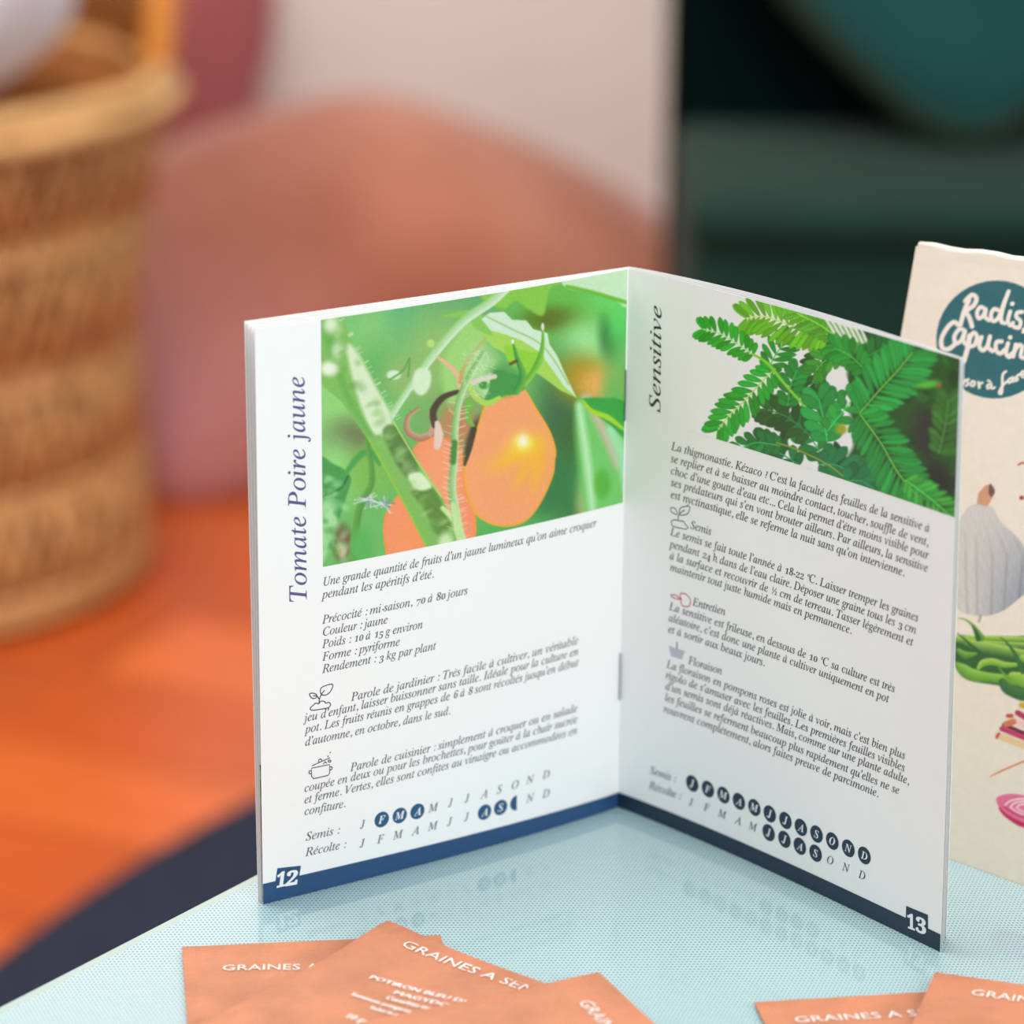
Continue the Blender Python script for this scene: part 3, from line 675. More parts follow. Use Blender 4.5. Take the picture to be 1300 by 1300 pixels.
for i in range(26):
    t_ = rng.rand(); x, y = 430+t_*75, 404+t_*132; A.stroke([(x, y), (x+5, y-3)], .9, (225, 240, 200), .6, op=.7)
A.noise(10, 1.2, 3)
uvb = LL.inv(410, 719.7), LL.inv(789, 638.3); ub = LL.inv(408.6, 560)[0]
nu, nv = 300, 300
u, v = np.meshgrid(np.linspace(0.004, ub, nu), np.linspace(0, 1, nv), indexing='ij'); vb = uvb[1][1]*(1-u/ub)+uvb[0][1]*(u/ub)
plate('photo', LL.P(u, vb+(1-vb)*v*.9995, .00005), A, m_print, pgL, .9, nu, nv)['label'] = 'printed photo of orange pear-shaped tomatoes on a green stem'

# ---- fern picture
G = Art(866, 370, 1235, 670, 2, PAPER)
def leaf_art(x, y, a, l_, w_, c, soft=.7):
    d = np.array([math.cos(a), math.sin(a)]); n_ = np.array([-d[1], d[0]]); p = np.array([x, y])
    G.poly([p, p+d*l_*.3+n_*w_*.4, p+d*l_*.75+n_*w_*.5, p+d*l_, p+d*l_*.75-n_*w_*.5, p+d*l_*.3-n_*w_*.4], c, soft, shade=lambda X, Y, sd, col: col*(1-.16*np.exp(-(sd/1.3)**2))[..., None])
def fern(pts, n_, ln, wd, col, spread=62, soft=.7, rach=None, jit=.12):
    P = catmull(pts, 12); idx = np.linspace(0, len(P)-1, n_).astype(int)
    for q, i in enumerate(idx):
        p = P[i]; t_ = P[min(i+1, len(P)-1)]-P[max(i-1, 0)]; a = math.atan2(-t_[1], -t_[0])   # leaflets sweep to the tip (pts[0])
        f_ = q/(n_-1); L_ = ln*(.55+.45*math.sin(math.pi*min(1, .15+f_*.75)))
        for sg in (1, -1):
            c = np.array(col)*(1+jit*(rng.rand()-.5)*2); leaf_art(p[0], p[1], a+sg*math.radians(spread-18*(1-f_)+rng.randn()*3), L_, wd, c, soft)
    G.stroke(pts, 1.6, rach or np.array(col)*1.25+10, .6)
def dark(pts, c, soft=3): G.poly(pts, c, soft)
dark([(1085, 425), (1130, 405), (1240, 440), (1240, 680), (1120, 640), (1060, 615), (1085, 560), (1075, 500)], (34, 84, 34), 3)
for i in range(60):
    x, y = 1095+rng.rand()*130, 430+rng.rand()*210; leaf_art(x, y, rng.rand()*6.28, 16+rng.rand()*22, 8+rng.rand()*5, [(28, 92, 34), (40, 110, 40), (22, 66, 30), (40, 52, 40), (50, 124, 44)][rng.randint(5)], 2.5)
G.blob(1178, 548, 22, 30, (46, 48, 46), .6); G.blob(1186, 612, 20, 26, (32, 38, 34), .6); G.blob(1150, 500, 8, 10, (40, 46, 40), .6)
dark([(1010, 395), (1045, 408), (1085, 418), (1100, 440), (1060, 455), (1030, 450)], (92, 170, 60), 2)
# mid dark leaves with gaps of paper between
for x, y, a, l_, w_, c in ((990, 560, -60, 48, 15, (36, 70, 40)), (975, 580, -35, 60, 16, (22, 92, 52)), (1000, 545, -20, 50, 16, (28, 110, 55)), (1010, 590, -80, 45, 18, (30, 66, 40)), (945, 585, -30, 52, 14, (26, 120, 60)),
                           (1000, 600, 10, 60, 15, (28, 112, 66)), (1020, 575, 15, 55, 13, (30, 118, 60)), (1045, 600, 20, 50, 16, (30, 120, 60)), (1060, 560, 75, 50, 18, (34, 72, 44)), (1000, 520, -70, 50, 15, (44, 62, 46)),
                           (1010, 500, -10, 46, 12, (30, 92, 44)), (1030, 500, 30, 45, 14, (24, 100, 50)), (985, 500, 70, 50, 12, (36, 96, 44)), (1000, 470, 20, 40, 18, (24, 130, 62)), (960, 560, 60, 40, 10, (40, 80, 44)),
                           (1040, 610, 30, 70, 24, (24, 120, 72)), (1075, 610, 20, 60, 30, (20, 108, 70)), (1090, 590, 60, 60, 34, (24, 125, 74)), (930, 585, 25, 60, 14, (30, 140, 70)), (1050, 520, 100, 40, 14, (40, 70, 46))):
    leaf_art(x, y, math.radians(a), l_, w_, c, 1.2)
for p in ([(1035, 480), (1050, 470), (1060, 480), (1052, 505), (1040, 495)],): pass
G.poly([(1056, 472), (1068, 468), (1078, 488), (1080, 510), (1074, 530), (1064, 520), (1060, 495)], PAPER, 1.2)
G.poly([(1000, 560), (1012, 555), (1018, 575), (1010, 582)], PAPER, 1.2); G.poly([(1030, 470), (1044, 462), (1050, 480), (1036, 490)], PAPER, 1.2)
fern([(1036, 492), (1034, 470), (1046, 448), (1062, 430)], 9, 24, 8, (32, 92, 36))
fern([(1000, 432), (985, 450), (975, 470)], 7, 26, 7, (36, 146, 48)); fern([(1060, 505), (1050, 530), (1040, 556)], 5, 22, 11, (40, 134, 60))
fern([(1018, 536), (1030, 556), (1044, 580)], 6, 30, 12, (30, 124, 60), 60, 1); fern([(965, 560), (985, 572), (1015, 590)], 7, 24, 11, (26, 112, 56), 58, 1)
fern([(975, 520), (1000, 530), (1028, 552)], 7, 30, 11, (40, 92, 46), 58, 1); fern([(1012, 470), (1004, 490), (1000, 515)], 7, 22, 9, (34, 140, 58), 62); fern([(935, 572), (960, 562), (990, 566)], 7, 20, 9, (34, 134, 60), 60)
fern([(1080, 600), (1060, 590), (1040, 590)], 6, 30, 13, (30, 128, 72), 60, 1); fern([(1110, 620), (1090, 610), (1070, 612)], 6, 30, 14, (26, 116, 66), 60, 1)
fern([(1036, 470), (1050, 456), (1072, 448)], 7, 24, 8, (60, 150, 50), 60)
# bright top leaf
fern([(948, 404), (972, 402), (1000, 412), (1028, 420), (1050, 424)], 17, 33, 7.5, (104, 186, 38), 70, rach=(200, 225, 110))
fern([(1012, 398), (1040, 412), (1062, 428)], 10, 26, 5, (96, 180, 52), 60)
for i in range(7): G.stroke([(1048+i*7, 404+i*1.2), (1060+i*7, 424+i*2.2)], 3.2, PAPER, 1)
fern([(893, 418), (915, 424), (938, 438), (956, 450)], 12, 23, 7, (44, 166, 40), 66, rach=(170, 220, 140))
fern([(912, 545), (928, 525), (946, 508), (966, 486), (984, 468)], 15, 29, 8, (36, 164, 52), 64, rach=(170, 215, 80))
G.stroke([(956, 450), (975, 462), (1000, 492), (1034, 530), (1050, 552)], [3, 4, 3.5, 3, 2], (130, 205, 60), .8); G.stroke([(986, 562), (1010, 570), (1048, 588), (1070, 604)], 2, (150, 150, 50), .8)
fern([(1040, 508), (1046, 535), (1050, 560)], 5, 34, 14, (38, 158, 72), 58); fern([(1088, 500), (1072, 520), (1052, 545)], 5, 24, 11, (44, 160, 66), 60)
G.blob(1068, 545, 7, 7, (150, 165, 50), .5)
fern([(1150, 430), (1125, 440), (1098, 454)], 11, 26, 7, (30, 122, 48), 66, 1.5); fern([(1060, 442), (1080, 452), (1098, 470)], 8, 26, 9, (40, 150, 52), 60, 1)
fern([(1158, 448), (1140, 470), (1116, 496), (1092, 524)], 17, 44, 8.5, (38, 164, 70), 66, 1.3, rach=(120, 205, 70))
fern([(1166, 632), (1140, 600), (1118, 562), (1092, 526)], 20, 40, 8.5, (34, 156, 62), 66, 1.3, rach=(130, 205, 80))
fern([(1206, 655), (1180, 632), (1150, 610)], 10, 26, 7, (62, 172, 58), 60, 2); G.blob(1178, 488, 15, 5, (86, 186, 62), .6, rot=-8); G.blob(1192, 490, 3, 3, (170, 90, 40), .6)
fern([(1204, 508), (1200, 540), (1192, 575)], 9, 26, 9, (58, 122, 46), 60, 2.5)
G.noise(8, 1.2, 5)
uL = LR.inv(874, 470)[0]; v0, v1 = LR.inv(928, 562.7)[1], LR.inv(1213, 657)[1]
u, v = np.meshgrid(np.linspace(uL, .9995, nu), np.linspace(0, 1, nv), indexing='ij'); u0 = LR.inv(928, 562.7)[0]; vb = v0+(v1-v0)*(u-u0)/(1-u0)
# below the picture's own lower edge the paper stays bare
plate('photo', LR.P(u, vb+(1-vb)*v*.9995, .00005), G, m_print, pgR, 1.12, nu, nv, maxalb=float(lin(PAPER)[1]))['label'] = 'printed photo of bright green feathery leaves on white'
# sliver of another picture showing at the fore-edge of the sheets behind page 12
Q = Art(320, 900, 340, 1150, 2, (225, 228, 220))
Q.poly([(318, 975), (342, 970), (342, 1150), (318, 1150)], (40, 70, 40), 3)
for y, c in ((985, (150, 200, 140)), (1000, (60, 130, 50)), (1015, (90, 170, 60)), (1035, (40, 90, 40)), (1050, (30, 50, 30)), (1068, (170, 60, 50)), (1085, (40, 60, 34)), (1105, (80, 60, 60)), (1122, (30, 32, 34))): Q.blob(330, y, 9, 8, c, .4)
u, v = np.meshgrid(np.linspace(.9, .999, 6), np.linspace(.002, .25, 60), indexing='ij')
plate('photo', rearL[0].P(u, v, .00005), Q, m_print, backL[0], 1, 6, 60)

# ------------------------------------------------------------------ cream pouch with the round logo
th = .20652; P0 = np.array([.0527, -.0019, TZ]); d3 = np.array([.7277, -.6859, 0]); d3 /= np.linalg.norm(d3); nb = np.array([-d3[1], d3[0], 0])
e3 = nb*math.sin(th)+np.array([0, 0, math.cos(th)]); BL_, BW = .15239, .112
nf = -(nb*math.cos(th)-np.array([0, 0, math.sin(th)]))
def pf(a, b_, off=0.):
    """front of the pouch: a across 0..1, b up 0..1"""
    a = np.asarray(a, float)[..., None]; b_ = np.asarray(b_, float)[..., None]
    puff = .0022*np.sin(math.pi*np.clip(a, 0, 1))*np.sin(math.pi*np.clip(b_, 0, 1))+.0005*np.sin(a*9+b_*3)*b_*np.clip(b_*(1-a)*8, 0, 1)*0
    return P0+d3*a*BW+e3*b_*(BL_+.0065*a*b_)+nf*(puff+off)
def pbk(a, b_):
    a = np.asarray(a, float)[..., None]; b_ = np.asarray(b_, float)[..., None]
    f0 = P0+d3*a*BW+e3*b_*(BL_+.0065*a*b_); return f0+nb*(.058*(1-b_)+.0025)
pouch = empty('seed_pouch', tuple(P0), 'cream paper pouch printed with teal round logo and vegetables, standing behind the booklet', 'pouch')
m_cream = mat('cream_paper', (232, 220, 204), .6, .3, noise=.05, nscale=70, bump=.06, bscale=150)
nu_, nv_ = 16, 20; u, v = np.meshgrid(np.linspace(0, 1, nu_), np.linspace(0, 1, nv_), indexing='ij')
A1 = pf(u, v).reshape(-1, 3); B1 = pbk(u, v).reshape(-1, 3); n_ = len(A1)
rim = [i*nv_ for i in range(nu_)]+[(nu_-1)*nv_+j for j in range(1, nv_)]+[i*nv_+nv_-1 for i in range(nu_-2, -1, -1)]+[j for j in range(nv_-2, 0, -1)]
F = [tuple(f) for f in grid_faces(nu_, nv_)]+[tuple(f+n_) for f in grid_faces(nu_, nv_, True)]+[(a, c, c+n_, a+n_) for a, c in zip(rim, rim[1:]+rim[:1])]
o = obj('body', A_rel(np.vstack([A1, B1]), pouch), F, m_cream, pouch, True); md = o.modifiers.new('edge', 'EDGE_SPLIT'); md.split_angle = .6
# folded lip along the top
tp = [pf(a, 1.0, .0)+nb*.0012+np.array([0, 0, .0003*math.sin(a*40)]) for a in np.linspace(0.004, .996, 24)]
MB().tube(A_rel(tp, pouch), .0011, 8).obj('folded_top', mat('cream_paper_fold', (238, 230, 218), .6), pouch, True)
def pinv(x, y):
    q = np.array([.3, .5])
    for _ in range(12):
        r = proj(pf(q[0], q[1]))-np.array([x, y]); J = np.zeros((2, 2))
        for i in range(2):
            e = np.zeros(2); e[i] = 1e-4; J[:, i] = (proj(pf(*(q+e)))-proj(pf(*q)))/1e-4
        q = q-np.linalg.solve(J, r)
    return q
K = Art(1000, 300, 1560, 1250, 1.6, (232, 220, 204)); z_ = lambda p: Z(1130, 300, 5, p)
th_ = np.linspace(0, 2*math.pi, 40, endpoint=False)
cA = pinv(1262, 431); rr = .0147                               # true circle on the face
cir = [tuple(proj(pf(cA[0]+rr*1.22*math.cos(a)/BW, cA[1]+rr*math.sin(a)/BL_))) for a in th_]
K.poly(cir, (34, 98, 106), .8, smooth=False)
wt = (240, 226, 214)
for pts, w_ in (([(447, 560), (470, 475), (500, 405), (490, 420)], 6), ([(478, 410), (520, 372), (548, 395), (530, 440), (484, 475), (505, 520), (520, 572)], 6),
                ([(605, 462), (572, 450), (552, 485), (562, 520), (590, 505), (607, 465), (603, 510), (628, 532)], 5.4), ([(692, 472), (660, 462), (640, 500), (655, 538), (688, 515), (722, 430), (752, 350)], 5.4), ([(728, 410), (708, 490), (706, 540), (728, 552)], 5.4),
                ([(762, 478), (748, 535), (762, 565), (780, 550)], 5.4), ([(838, 480), (808, 485), (802, 512), (828, 540), (818, 580), (786, 574)], 5.4), ([(850, 590), (846, 606)], 5),
                ([(432, 562), (405, 545), (365, 578), (328, 645), (330, 705), (370, 716), (415, 682)], 6), ([(472, 598), (440, 590), (408, 635), (418, 678), (452, 660), (475, 602), (464, 660), (488, 690)], 5.6),
                ([(504, 632), (495, 700), (468, 792)], 6.5), ([(500, 655), (530, 612), (552, 640), (535, 690), (502, 698)], 5.6), ([(580, 640), (566, 695), (590, 724), (620, 690), (634, 636), (622, 700), (650, 728)], 5.6),
                ([(708, 668), (676, 672), (672, 722), (700, 744), (724, 722)], 5.6), ([(748, 680), (736, 738), (756, 766), (772, 745)], 5.6), ([(798, 688), (782, 762)], 5.6), ([(786, 735), (815, 692), (838, 702), (830, 760), (854, 772)], 5.6), ([(880, 760), (915, 735), (900, 705), (872, 740), (890, 800), (930, 780)], 5.6),
                ([(420, 930), (430, 905), (432, 935)], 3), ([(455, 915), (462, 938), (472, 912)], 3), ([(498, 908), (482, 915), (498, 935), (482, 948)], 3.2), ([(520, 920), (512, 945), (532, 948), (536, 925), (522, 920)], 3.2), ([(560, 925), (566, 962), (570, 935), (586, 930)], 3.2),
                ([(640, 938), (618, 945), (620, 965), (640, 955), (642, 938), (646, 965), (664, 960)], 3.2), ([(622, 915), (636, 924)], 3), ([(735, 858), (715, 880), (712, 950), (708, 996), (692, 990), (720, 940), (748, 920)], 3.6),
                ([(772, 898), (752, 910), (756, 930), (774, 915), (778, 896), (782, 922)], 3.2), ([(794, 895), (798, 918)], 3.2), ([(810, 912), (808, 884), (826, 876)], 3.2), ([(832, 885), (852, 872), (842, 856), (830, 878), (846, 896)], 3.2)):
    K.stroke(z_(pts), w_, wt, .8)
K.blob(1130+776/5, 300+428/5, 3, 3, wt, .3); K.blob(1130+762/5, 300+642/5, 3, 3, wt, .3)
def gsh(X, Y, sd, col):
    t_ = np.clip((Y-640)/140, 0, 1)[..., None]; r_ = np.clip((X-1230)/75, 0, 1)[..., None]
    col = np.array((206, 200, 196))*(1-t_*r_)+np.array((132, 140, 156))*t_*r_
    st_ = np.zeros(X.shape)
    for x0, x1 in ((1236, 1240), (1246, 1260), (1256, 1278), (1268, 1298), (1226, 1226)):
        xc = x0+(x1-x0)*np.clip((Y-645)/60, 0, 1)-(x1-1245)*.12*np.clip((Y-720)/60, 0, 1); st_ += np.exp(-((X-xc)/1.8)**2)*np.clip((Y-665)/50, 0, 1)
    return col*(1-.10*np.clip(st_, 0, 1)+.03*np.sin(X*.9+np.sin(Y*.4)*2)*np.sin(Y*.7+X*.3))[..., None]
K.poly([(1239, 640), (1256, 642), (1263, 649), (1271, 663), (1286, 677), (1299, 692), (1311, 722), (1308, 746), (1291, 762), (1274, 775), (1254, 781.5), (1232, 780.5), (1216, 773), (1206, 745), (1206, 705), (1215, 668), (1227, 646)], (200, 198, 198), .9, shade=gsh)
K.poly([(1240, 640), (1242, 626), (1251, 616), (1258, 614.5), (1263, 624), (1257, 638), (1253, 643)], (206, 150, 116), .9, smooth=False); K.poly([(1257, 614), (1263, 623), (1259, 631), (1255, 625)], (110, 84, 76), .9); K.stroke([(1245, 781), (1243, 789)], 3, (170, 160, 150), .8)
K.stroke([(1293, 590), (1300, 588), (1310, 600)], 2, (170, 70, 60), 1); K.blob(1297, 632, 3, 2.5, (160, 52, 52), .4); K.blob(1312, 612, 9, 20, (176, 60, 62), .2)
z_ = lambda p: Z(1190, 770, 10, p); gr, gd, gl = (104, 158, 44), (44, 92, 44), (176, 208, 90)
K.poly(z_([(255, 380), (500, 380), (1000, 380), (1600, 395), (1600, 1180), (1100, 1200), (880, 1100), (800, 1010), (500, 960), (330, 900), (240, 780), (200, 600)]), gd, 1.2)
for pts, w_, c, h_ in (([(200, 400), (600, 400), (1600, 430)], 6, gr, gl), ([(200, 420), (400, 450), (700, 480), (1600, 520)], 9, gd, gl), ([(380, 470), (560, 520), (850, 570), (1200, 640), (1600, 700)], [8, 16, 15, 14, 10], gd, gl),
                       ([(260, 560), (360, 620), (500, 600)], [6, 10, 3], (60, 110, 40), (140, 190, 70)), ([(520, 790), (580, 720), (700, 700), (850, 740), (1000, 740)], [4, 9, 9, 8, 5], gr, gl), ([(240, 730), (330, 800), (450, 870), (650, 900), (830, 920), (1100, 960)], [5, 14, 16, 12, 12, 12], (84, 140, 40), (150, 200, 80)),
                       ([(950, 880), (1080, 930), (1250, 1000), (1600, 1050)], [10, 18, 18, 16], gr, gl), ([(830, 960), (900, 1050), (1100, 1120), (1500, 1160)], [10, 14, 14, 14], (44, 96, 50), (70, 120, 60)), ([(1080, 650), (1250, 700), (1600, 760)], [8, 16, 18], gr, gl)):
    K.stroke(z_(pts), w_, c, .9, hi=h_)
for pts, w_, c in (([(270, 145), (350, 165), (430, 220), (500, 300), (560, 400)], [1, 1.6, 3, 5, 9], (96, 150, 50)), ([(440, 240), (490, 330), (520, 410)], [1, 5, 7], gd), ([(255, 340), (350, 420), (450, 510), (540, 590)], [1, 2.5, 4, 5], gd), ([(800, 390), (870, 450), (960, 560), (1040, 720), (1080, 850)], [1, 2, 4, 6, 3], (50, 104, 50)), ([(770, 760), (840, 850), (930, 940), (980, 980)], [1, 3, 4, 2], gr)):
    K.stroke(z_(pts), w_, c, .8)
z_ = lambda p: Z(1190, 880, 5.2, p)
K.poly(z_([(540, 70), (572, 60), (700, 80), (700, 120), (560, 100)]), (205, 165, 60), 1.5)
for pts, w_, c in (([(480, 160), (600, 230), (800, 320)], 7, (226, 205, 170)), ([(530, 130), (640, 190), (800, 250)], 7, (178, 48, 88)), ([(500, 180), (640, 230), (800, 280)], 6, (236, 190, 190)), ([(440, 210), (560, 260), (800, 360)], 5, (120, 24, 60)), ([(425, 235), (560, 290), (800, 380)], 6, (186, 52, 96)), ([(400, 280), (480, 310), (570, 345), (800, 420)], 9, (228, 196, 150)), ([(455, 205), (500, 190)], 8, (206, 120, 80)), ([(465, 150), (490, 150)], 5, (196, 80, 70)), ([(392, 292), (406, 268)], 3, (190, 60, 90))):
    K.stroke(z_(pts), w_, c, .9)
K.stroke(z_([(350, 550), (420, 515), (500, 480), (600, 440), (750, 400)]), [1, 2.2, 2, 2, 2], (214, 118, 74), .7)
K.poly(z_([(388, 700), (420, 675), (500, 665), (640, 690), (760, 740), (760, 880), (640, 900), (540, 860), (450, 800), (410, 760)]), (226, 110, 146), .9)
K.stroke(z_([(410, 760), (450, 805), (540, 860), (640, 890)]), [2, 4, 6, 6], (190, 30, 80), 1)
for q in range(3):
    a, b_ = 150-q*42, 62-q*17; cx_, cy_ = 590, 760
    K.stroke(z_([(cx_-a, cy_-b_*.2), (cx_-a*.7, cy_-b_*.8), (cx_, cy_-b_), (cx_+a, cy_-b_*.4)]), 2.2, (250, 214, 220), .8); K.stroke(z_([(cx_-a, cy_-b_*.2), (cx_-a*.6, cy_+b_*.5), (cx_, cy_+b_), (cx_+a, cy_+b_)]), 2.2, (246, 196, 208) if q else (200, 50, 100), .8)
K.noise(5, 6, 9)
u, v = np.meshgrid(np.linspace(.004, .998, 360), np.linspace(.002, .985, 460), indexing='ij')
m_pp = attr_mat('printed_pouch_artwork', .6)
plate('artwork', pf(u, v, .00006), K, m_pp, pouch, 1, 360, 460)['label'] = 'teal round logo above printed gourd, green beans and beet slices'

# ------------------------------------------------------------------ seed sachets
m_kraft = mat('orange_kraft_paper', (200, 126, 88), .5, .4, noise=.2, nscale=60, bump=.4, bscale=260, sheen=.1)
m_wprint = mat('white_sachet_print', (246, 238, 232), .5)
GRP = 'orange seed sachets on the glass table'
def sachet(corner_px, toward_px, zt, label, texts, w_=.0626, h_=.092, curl=0, puff=.0009, yaw=None, tilt=(0, 0)):
    a = atz(*corner_px, TZ+zt); b_ = atz(*toward_px, TZ+zt); yw = math.atan2(b_[1]-a[1], b_[0]-a[0]) if yaw is None else yaw
    root = empty('seed_sachet', (float(a[0]), float(a[1]), TZ), label, 'sachet', GRP, rz=yw)
    xs = np.concatenate([np.linspace(0, .0045, 20), np.linspace(.0055, w_, 44)]); ys = np.concatenate([-np.linspace(0, .0055, 28), -np.linspace(.0065, h_, 60)]); nx, ny = len(xs), len(ys)
    base = max(zt-.0006, .0003)
    def hz(x, y):
        x = np.asarray(x, float); y = np.asarray(y, float); s_ = np.clip(np.minimum.reduce([x, w_-x, -y-.008, h_+y-.008])/.018, 0, 1)
        crimp = .00010*np.sin(y*2*math.pi/.0011)*(-y < .0055)+.00007*np.sin(x*2*math.pi/.0009)*(x < .0045)
        cr_ = curl*np.exp(-((x/.016)**2+(y/.016)**2)); wav = .00025*np.sin(x*150+y*90+zt*900)*s_
        return base+.0006+puff*np.sin(s_*math.pi/2)+crimp+cr_+wav+tilt[0]*x+tilt[1]*y
    X, Y = np.meshgrid(xs, ys, indexing='ij'); T_ = np.stack([X, Y, hz(X, Y)], -1).reshape(-1, 3)
    cr2 = curl*np.exp(-((X/.016)**2+(Y/.016)**2)); B_ = np.stack([X, Y, base+cr2+tilt[0]*X+tilt[1]*Y], -1).reshape(-1, 3); n0 = len(T_)
    rim = [i*ny for i in range(nx)]+[(nx-1)*ny+j for j in range(1, ny)]+[i*ny+ny-1 for i in range(nx-2, -1, -1)]+[j for j in range(ny-2, 0, -1)]
    F = [tuple(f) for f in grid_faces(nx, ny, True)]+[tuple(f+n0) for f in grid_faces(nx, ny)]+[(c, a2, a2+n0, c+n0) for a2, c in zip(rim, rim[1:]+rim[:1])]
    o = obj('paper_body', np.vstack([T_, B_]), F, m_kraft, root, True); md = o.modifiers.new('edge', 'EDGE_SPLIT'); md.split_angle = .7
    V = []; FF = []; cy_, sy_ = math.cos(-yw), math.sin(-yw)
    for s_, pa, pb, em, bold in texts:
        P = [atz(*pa, TZ+zt+puff), atz(*pb, TZ+zt+puff)]; Lc = [((p[0]-a[0])*cy_-(p[1]-a[1])*sy_, (p[0]-a[0])*sy_+(p[1]-a[1])*cy_) for p in P]
        A_, B2 = map(np.array, Lc); d = B2-A_; L_ = np.linalg.norm(d); d /= L_; nn = np.array([-d[1], d[0]])
        V2, F2 = set_text(s_, em, L_, 'gs'); P2 = A_+V2[:, :1]*d+V2[:, 1:]*nn; k0 = len(V)
        V += [(p[0], p[1], float(hz(p[0], p[1]))+.00026) for p in P2]; FF += [tuple(i+k0 for i in f) for f in F2]
        if bold:
            k0 = len(V); V += [(p[0]+.00022, p[1]+.0001, float(hz(p[0], p[1]))+.00028) for p in P2]; FF += [tuple(i+k0 for i in f) for f in F2]
    if V: obj('lettering', V, FF, m_wprint, root)
    return root
sachet((231, 1202), (558, 1187), .0012, 'orange seed sachet lying flat, leftmost, its top edge level', [('GRAINES A SEMER', (281, 1232), (484, 1229), .0050, 0), ('V', (338, 1286), (352, 1286), .004, 1)], h_=.09)
sachet((492, 1177), (695, 1249), .0032, 'orange seed sachet lying turned, topmost corner raised, lettered Potiron Bleu', [('GRAINES A SEMER', (507, 1201), (702, 1267), .0046, 0),
        ('POTIRON BLEU DE', (467, 1243), (592, 1276), .0025, 1), ('MAGYDOR', (497, 1261), (579, 1283), .0024, 1), ('Cucurbita maxima', (488, 1268), (565, 1288), .0025, 1),
        ('Semences potageres bio', (444, 1265), (534, 1290), .0022, 1), ('Sachet de graines', (468, 1281), (520, 1294), .0022, 1), ('10 graines', (436, 1293), (490, 1307), .0031, 1)], curl=.0018)
y3 = math.radians(-64.5)
sachet((760, 1236), (818, 1300), .0052, 'orange seed sachet with its pointed corner up, on top in the left pile', [('GRAINES A SEMER', (733, 1270), (823, 1365), .0050, 0)], curl=.0004, yaw=y3)
sachet((958, 1272), (1180, 1259), .0012, 'orange seed sachet mostly under another, below page 13', [('GRAINES A SEMER', (1010, 1297), (1232, 1284), .0050, 0)], h_=.09)
sachet((1187, 1234), (1300, 1250), .0032, 'orange seed sachet on top at the far right, its corner over another', [('GRAINES A SEMER', (1231, 1260), (1440, 1289), .0050, 0)])

# ------------------------------------------------------------------ wicker chair
wc = np.array([-.54, 1.645, 0]); chair = empty('wicker_chair', tuple(wc), 'honey-coloured round wicker chair with a drum base holding a white fur cushion', 'chair')
m_rattan = mat('golden_rattan', (214, 156, 96), .5, .4, noise=.35, nscale=60, bump=.3, bscale=160)
m_rattan_l = mat('pale_rattan', (222, 172, 112), .5, .4, noise=.2, nscale=60, bump=.3, bscale=160)
m_rattan_d = mat('brown_cane_lining', (170, 110, 60), .7, .2, noise=.4, nscale=120, bump=.4, bscale=200)
def rad(z): return .222+.018*(z/.38)**2+.006*math.cos(z/.38*math.pi*2)
def ringpts(r, z, n_=64, a0=0, a1=2*math.pi): return [(r*math.cos(a0+(a1-a0)*i/n_), r*math.sin(a0+(a1-a0)*i/n_), z) for i in range(n_)]
SEATZ = .375
tiers = [.014, .095, .185, .285, SEATZ]
V = []; F = []; n = 64
for z in np.linspace(.01, SEATZ-.01, 8): V += [(p[0], p[1], p[2]) for p in ringpts(rad(z)-.0055, z, n)]
F = [(a*n+i, a*n+(i+1) % n, (a+1)*n+(i+1) % n, (a+1)*n+i) for a in range(7) for i in range(n)]
obj('lining', V, F, m_rattan_d, chair, True)
for z in tiers[:-1]:
    b = MB()
    for dz in (-.007, 0, .007): b.tube(ringpts(rad(z)-.0008, z+dz+(.004 if z < .02 else 0)), .0042, 6, True)
    b.obj('braided_band', m_rattan_l, chair, True)
b = MB()
for i in range(150):
    for lo, hi_ in zip(tiers[:-1], tiers[1:]):
        a = 2*math.pi*i/150+rng.randn()*.012; sl = (.13 if i % 2 else -.13)+rng.randn()*.02
        b.tube([(rad(lo+(hi_-lo)*t_)*math.cos(a+sl*t_)*1.0, rad(lo+(hi_-lo)*t_)*math.sin(a+sl*t_), lo+(hi_-lo)*t_) for t_ in (0, .5, 1)], .0026+rng.rand()*.0012, 5)
o = b.obj('woven_strands', m_rattan, chair, True); o['kind'] = 'stuff'
b = MB()
for k_, (dr, dz) in enumerate(((0, 0), (.008, -.006), (-.008, .004), (.002, .010))):
    b.tube([((rad(SEATZ)+dr+.002*math.sin(i*.9+k_))*math.cos(2*math.pi*i/80), (rad(SEATZ)+dr+.002*math.sin(i*.9+k_))*math.sin(2*math.pi*i/80), SEATZ+dz) for i in range(80)], .0085, 7, True)
b.obj('rim', m_rattan_l, chair, True)
V = [(0, 0, SEATZ-.004)]+[((rad(SEATZ)-.004)*math.cos(2*math.pi*i/48), (rad(SEATZ)-.004)*math.sin(2*math.pi*i/48), SEATZ-.002) for i in range(48)]
obj('seat', V, [(0, i+1, (i+1) % 48+1) for i in range(48)], mat('woven_cane_seat', (176, 112, 58), .6, .3, noise=.4, nscale=90, bump=.4, bscale=200), chair)
